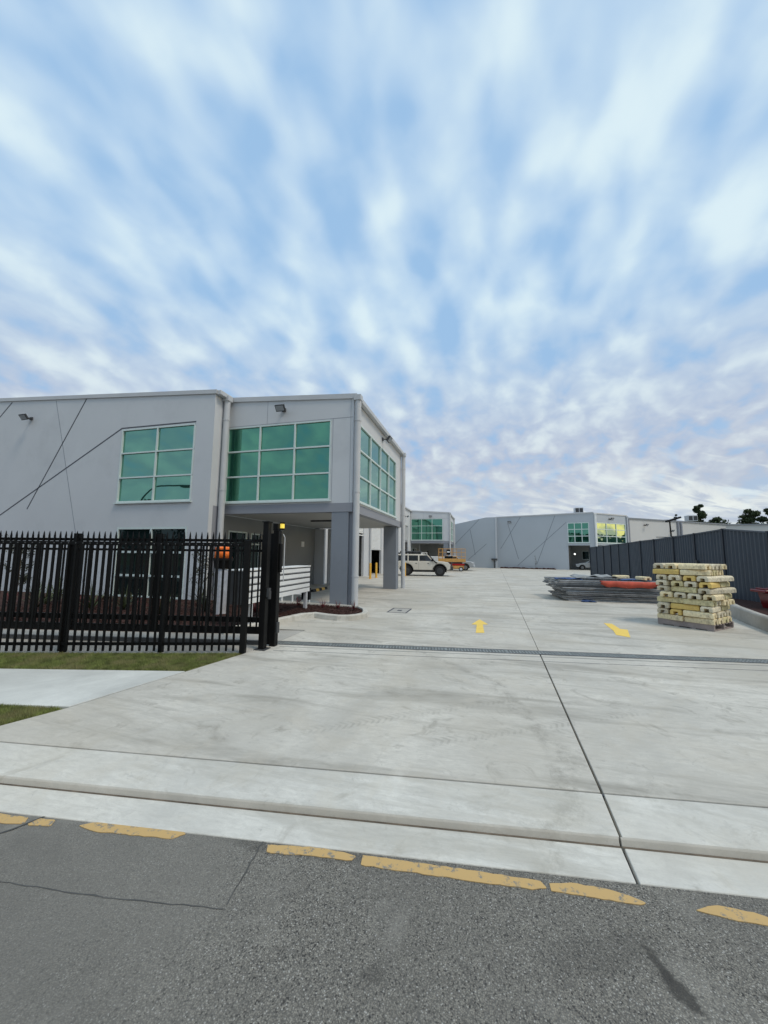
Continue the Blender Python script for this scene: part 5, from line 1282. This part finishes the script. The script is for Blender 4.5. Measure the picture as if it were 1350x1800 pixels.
part(suv, 'bull_bar', 'darkm', lambda m_: (m_.box(2.30, -.88, .55, 2.52, .88, .80), m_.path([(2.45, -.55, .8), (2.42, -.52, 1.12), (2.42, .52, 1.12), (2.45, .55, .8)], .03), m_.path([(2.45, -.85, .8), (2.38, -.85, 1.0), (2.40, -.5, 1.0)], .025), m_.path([(2.45, .85, .8), (2.38, .85, 1.0), (2.40, .5, 1.0)], .025)), .01)
for s_ in (-1, 1):
    part(suv, 'headlight', 'headlamp', lambda m_: m_.box(2.20, s_*.62-.14, .86, 2.315, s_*.62+.14, 1.0))
    part(suv, 'mirror', 'black', lambda m_: m_.box(.72, s_*1.0-.08, 1.26, .86, s_*1.0+.08, 1.46), .02)
    part(suv, 'tail_light', 'redlamp', lambda m_: m_.box(-2.45, s_*.82-.08, .85, -2.40, s_*.82+.08, 1.15))
    for cx_ in (-1.40, 1.42):
        m_ = MB(); pts = arch(cx_, ar+.03, 5, 175, 12, .47)
        for a, b in zip(pts, pts[1:]): m_.beam((a[0], s_*.945, a[1]), (b[0], s_*.945, b[1]), .05, .07, upv=(0, 1, 0))
        m_.build('wheel_flare', M['rubber'], suv, world=False)
    for x in (-.40, .62): part(suv, 'door_handle', 'black', lambda m_: m_.box(x-.24, s_*.935-.012, 1.04, x-.10, s_*.935+.012, 1.08))
    for x in (-1.27, -.36, .84): part(suv, 'door_seam', 'groove', lambda m_: m_.box(x-.006, s_*.932-.002, .56, x+.006, s_*.932+.002, 1.18))
    part(suv, 'side_step', 'darkm', lambda m_: m_.box(-.80, s_*.90-.06, .40, .85, s_*.90+.06, .46), .01)
part(suv, 'snorkel', 'black', lambda m_: (m_.path([(1.2, -.95, 1.10), (1.0, -.96, 1.22), (.42, -.86, 1.86), (.40, -.86, 2.02)], .045), m_.box(.33, -.93, 2.0, .48, -.80, 2.12)))
part(suv, 'rear_bumper', 'darkm', lambda m_: m_.box(-2.52, -.9, .50, -2.40, .9, .70), .02)
rk = part(suv, 'roof_rack', 'black', lambda m_: (m_.path([(-2.2, -.72, 1.95), (.25, -.72, 1.95), (.25, .72, 1.95), (-2.2, .72, 1.95), (-2.2, -.72, 1.95)], .022), [m_.box(x-.02, -.72, 1.84, x+.02, .72, 1.96) for x in (-2.1, -1.5, -.9, -.3, .2)]))
part(suv, 'rooftop_tent', 'darkm', lambda m_: (m_.box(-2.0, -.6, 1.97, -.2, .6, 2.10)), .04)
# silver ute
prof = [(-2.55, .60), (-2.55, 1.02), (.2, 1.05), (1.25, 1.08), (2.2, 1.0), (2.42, .85), (2.45, .52)]+arch(1.55, .44, 0, 180, 10, .38)+[(.95, .45), (-1.0, .45)]+arch(-1.55, .44, 0, 180, 10, .38)+[(-2.2, .55)]
ute = car('utility_truck', (-3.45, 44.2, gz(44.2)), R(2), 'silver and white utility parked beyond the orange lift', 'utility vehicle', 'carsilver', prof, [(-.75, 1.03), (-.6, 1.68), (.55, 1.68), (1.15, 1.06)], (-1.55, 1.55), .36, .24, .9, .72,
          [(-.55, .1, .1, -.5), (.18, .95, .55, .18)])
part(ute, 'tray_canopy', 'white', lambda m_: m_.box(-2.5, -.88, 1.04, -.85, .88, 1.55), .03)
part(ute, 'bull_bar', 'headlamp', lambda m_: (m_.box(2.44, -.85, .45, 2.58, .85, .68), m_.path([(2.5, -.5, .68), (2.5, -.5, .98), (2.5, .5, .98), (2.5, .5, .68)], .03)), .01)
for s_ in (-1, 1):
    part(ute, 'headlight', 'headlamp', lambda m_: m_.box(2.33, s_*.66-.16, .80, 2.455, s_*.66+.16, .96))
    part(ute, 'mirror', 'black', lambda m_: m_.box(.85, s_*.98-.08, 1.1, .97, s_*.98+.08, 1.28), .02)
# silver hatch in far undercroft
prof = [(-1.95, .50), (-1.98, .92), (-1.5, .96), (1.0, .95), (1.65, .86), (2.02, .70), (2.05, .42)]+arch(1.3, .36, 0, 180, 10, .32)+[(.85, .30), (-.85, .30)]+arch(-1.25, .36, 0, 180, 10, .32)+[(-1.8, .38)]
hat = car('hatchback', (14.15, 55.7, gz(55)), R(172), 'silver hatchback parked under the far office box', 'car', 'carsilver', prof, [(-1.75, .93), (-1.15, 1.46), (.1, 1.46), (.98, .93)], (-1.25, 1.3), .31, .2, .85, .62,
          [(-1.35, -.45, -.4, -1.0), (-.38, .62, .05, -.33)])
for s_ in (-1, 1): part(hat, 'headlight', 'headlamp', lambda m_: m_.box(1.86, s_*.62-.15, .62, 2.04, s_*.62+.15, .76))
# orange scissor lift
sl = empty('scissor_lift', (-3.2, 41.5, gz(41.5)), R(3)); tag(sl, 'orange scissor lift with lowered railed platform parked behind the white wagon', 'lift')
part(sl, 'chassis', 'lift', lambda m_: (m_.box(-1.25, -.5, .25, 1.25, .5, .62), m_.box(.2, -.62, .30, 1.1, .62, .55)), .03)
for x in (-.9, .95):
    for s_ in (-1, 1): wheel(sl, x, s_*.58, .24, .18, 'headlamp')
m_ = MB()
for k in range(3):
    z0_ = .66+k*.10
    for s_ in (-.42, .42): m_.beam((-1.1, s_, z0_), (1.1, s_, z0_+.09), .05, .06); m_.beam((-1.1, s_*.9, z0_+.09), (1.1, s_*.9, z0_), .05, .06)
m_.build('scissor_arms', M['darkm'], sl, world=False)
part(sl, 'deck', 'lift', lambda m_: m_.box(-1.45, -.58, .98, 1.45, .58, 1.10), .01)
m_ = MB()
for z in (1.55, 2.0, 2.38): m_.path([(-1.42, -.56, z), (1.42, -.56, z), (1.42, .56, z), (-1.42, .56, z), (-1.42, -.56, z)], .028, 6)
for x in (-1.42, -1.0, -.5, 0, .5, 1.0, 1.42):
    for y in (-.56, .56): m_.tube((x, y, 1.1), (x, y, 2.38), .024, 6)
m_.build('guard_rail', M['lift'], sl, world=False)
m_ = MB()
for i in range(26): x = -1.42+i*.1136; m_.beam((x, .57, 1.1), (x, .57, 2.3), .012)
m_.box(-1.43, -.585, 1.10, 1.43, -.575, 1.34)
m_.build('mesh_guard', M['lift'], sl, world=False)
part(sl, 'control_box', 'black', lambda m_: (m_.box(-.55, -.62, 1.75, -.15, -.45, 2.3), m_.box(-.75, -.60, 1.35, .1, -.5, 1.6)), .02)
part(sl, 'data_plate', 'white', lambda m_: (m_.box(-.50, -.635, 1.98, -.2, -.622, 2.12)))
part(sl, 'battery_tray', 'redlamp', lambda m_: m_.box(-1.0, -.56, .62, 1.3, -.46, .80), .01)
# white van under second office box
prof = [(-2.3, .45), (-2.35, 1.1), (1.2, 1.12), (1.9, 1.0), (2.25, .85), (2.3, .45)]+arch(1.5, .38, 0, 180, 10, .34)+[(.95, .35), (-.95, .35)]+arch(-1.5, .38, 0, 180, 10, .34)+[(-2.1, .42)]
van = car('delivery_van', (-7.2, 44.2, gz(44)), R(86), 'white van parked nose in below the second office box', 'van', 'white', prof, [(-2.32, 1.1), (-2.25, 2.0), (.8, 2.0), (1.45, 1.1)], (-1.5, 1.5), .33, .22, .92, .82,
          [(-2.0, -.6, -.6, -1.95), (-.4, 1.0, .7, -.4)])
for s_ in (-1, 1): part(van, 'tail_light', 'redlamp', lambda m_: m_.box(-2.38, s_*.85-.06, .8, -2.33, s_*.85+.06, 1.1))

# ------------------------------------------------------------------ trees beyond
def tree(loc, h, r, seed, label, base=.2, n=2600, mat='leaf', leaf=.32, blobs=9, conic=True):
    t = empty('gum_tree', loc); tag(t, label, 'tree', 'trees beyond the buildings'); rnd = random.Random(seed); x, y, z = loc
    m_ = MB(); m_.tube((x, y, z), (x+.2, y, z+h*.85), h*.022, 8, .04); cl = []
    for i in range(blobs):
        f = base+(1-base)*(i+.5)/blobs; a = rnd.uniform(0, 6.28); w = r*((1-f)*.95+.16 if conic else math.sqrt(max(.05, 1-(2*f-1.15)**2)))
        rad = w*rnd.uniform(.3, .75); c = Vector((x+math.cos(a)*rad, y+math.sin(a)*rad, z+h*f)); cl.append((c, w*rnd.uniform(.42, .64)))
        m_.tube((x+.1, y, z+h*f*.8), tuple(c), .07, 5, .02)
    m_.build('trunk', M['bark'], t)
    m_ = MB()
    for i in range(n):
        c, w = rnd.choice(cl); d = Vector([rnd.gauss(0, 1) for _ in range(3)]).normalized()*w*rnd.uniform(.35, 1.15); d.z *= .7
        p = c+d; u1_ = Vector([rnd.gauss(0, 1) for _ in range(3)]).normalized()*leaf*rnd.uniform(.5, 1); u2_ = u1_.cross(Vector([rnd.gauss(0, 1) for _ in range(3)])).normalized()*leaf*.35
        m_.add([p-u1_, p+u2_, p+u1_, p-u2_], [(0, 1, 2, 3)])
    m_.build('crown', M[mat], t)
    return t
tree((45.2, 95, 0), 12.6, 4.2, 31, 'tall dark pointed tree above the pale roofs', .45, 5000, blobs=18)
tree((49.0, 97, 0), 9.9, 2.6, 32, 'low dark shrubby tree against the right foot of the pointed one', .5, 2600, conic=False)
tree((41.3, 96, 0), 10.9, 1.8, 33, 'small thin tree between the pole light and the tall pointed tree', .5, 700, leaf=.25)
tree((54.2, 95, 0), 11.3, 2.2, 34, 'dark rounded tree near the right edge, left one of the joined pair', .55, 3200, conic=False)
tree((58.0, 95, 0), 11.5, 2.3, 35, 'dark rounded tree near the right edge, right one of the joined pair', .55, 3200, conic=False)
tree((62.5, 96, 0), 9.8, 2.4, 36, 'low dark tree cut by the right edge', .5, 1000, conic=False)
tree((35.5, 97, 0), 10.0, 1.4, 37, 'tiny tree top showing over the pale roof left of the pole light', .6, 350, leaf=.2)
# things across the street that the glass reflects
tree((-31, -8, 0), 6.2, 1.8, 41, 'street tree across the road mirrored in the upper window, left', .35, 2500, conic=False)
tree((-22, -9, 0), 5.8, 1.5, 42, 'street tree across the road mirrored in the upper window, right', .35, 2200, conic=False)
tree((18, -32, 0), 9, 4, 43, 'spreading tree across the road on the far right behind the viewer', .3, 2500, conic=False)
tree((30, -38, 0), 9, 4.4, 44, 'broad tree farther along the road behind the viewer', .3, 2500, conic=False)
sl2 = empty('street_lamp', (-26.5, -3.3, 0)); tag(sl2, 'curved arm street lamp across the road mirrored in the upper window', 'street lamp')
m_ = MB(); m_.tube((-26.5, -3.3, 0), (-26.5, -3.3, 4.6), .09, 10, .07); pts = [(-26.5+2.2*(1-math.cos(t)), -3.3, 4.6+2.1*math.sin(t)) for t in [i*math.pi/2/8 for i in range(9)]]+[(-22.3, -3.3, 6.65)]
m_.path(pts, .06, 8); m_.build('pole', M['darkm'], sl2)
m_ = MB(); m_.box(-22.4, -3.5, 6.5, -21.2, -3.1, 6.68); m_.build('lamp_head', M['darkm'], sl2, bevel=.04)

def belt(name, p0, p1, h, depth, n, label):
    m_ = MB(); rnd = random.Random(len(name)+int(h)); p0, p1 = Vector(p0), Vector(p1)
    L_ = (p1-p0).length; vs = []; fs = []
    hv = [rnd.uniform(.75, 1.05) for _ in range(60)]
    for i in range(n):
        t = rnd.random(); q = p0*(1-t)+p1*t; hh_ = h*hv[int(t*59)]*(.93+.07*math.sin(t*170)); z = hh_*(1-rnd.random()**2*.98)
        c = Vector((q.x+rnd.uniform(-depth, depth), q.y+rnd.uniform(-depth, depth), z)); a = Vector([rnd.gauss(0, 1) for _ in range(3)]).normalized()*rnd.uniform(.5, 1.0); b = a.cross(Vector([rnd.gauss(0, 1) for _ in range(3)])).normalized()*.5
        k = len(vs); vs += [c-a, c+b, c+a, c-b]; fs.append((k, k+1, k+2, k+3))
    m_.add(vs, fs); o = m_.build(name, M['leaf']); tag(o, label, 'trees', kind='stuff')
belt('tree_belt', (-60, -46), (70, -40), 9.6, 3, 14000, 'dense belt of dark trees across the street mirrored in the far windows')
belt('tree_belt', (118, 30), (112, 110), 8.6, 3, 6000, 'low belt of dark trees far to the east mirrored in the far corner window')
ow = empty('warehouse', (0, -26, 0)); tag(ow, 'plain grey warehouse across the street behind the viewer', 'warehouse')
m_ = MB(); m_.box(-14, -36, -.2, 34, -26, 6.2); m_.build('wall', M['wall_far'], ow); m_ = MB(); m_.box(-14.1, -36.1, 6.2, 34.1, -25.9, 6.45); m_.build('roof_flashing', M['wall_dark'], ow)
# ------------------------------------------------------------------ grass
def grass(name, poly, n, label, hmax=.045):
    xs = [p[0] for p in poly]; ys = [p[1] for p in poly]; V = []; F = []; rnd = random.Random(8); k = 0
    while k < n:
        x, y = rnd.uniform(min(xs), max(xs)), rnd.uniform(min(ys), max(ys))
        if not inside(x, y, poly): continue
        a = rnd.uniform(0, 6.28); h = hmax*rnd.uniform(.4, 1); w = rnd.uniform(.0015, .0035); dx, dy = math.cos(a), math.sin(a); b = rnd.uniform(0, .025); a2 = rnd.uniform(0, 6.28)
        i = len(V); V += [(x-dx*w, y-dy*w, -.014), (x+dx*w, y+dy*w, -.014), (x+math.cos(a2)*b, y+math.sin(a2)*b, -.014+h)]; F.append((i, i+1, i+2)); k += 1
    me = bpy.data.meshes.new(name); me.from_pydata(V, [], F); me.materials.append(M['grass']); o = bpy.data.objects.new(name, me); col.objects.link(o)
    tag(o, label, 'grass', kind='stuff')
grass('grass', [(-3.92, 4.44), (-3.74, 5.28), (-3.72, 5.40), (-7.3, 4.34), (-9, 3.83), (-9, 3.17), (-6.34, 3.84)], 90000, 'mown grass strip between the footpath and the black fence')
grass('grass', [(-4.35, 2.55), (-4.17, 3.07), (-4.98, 2.93), (-6.5, 2.6), (-6.5, 1.75), st(-7.4, VJ), st(-4.5, VJ+.02)], 45000, 'mown grass patch between the footpath and the street kerb')
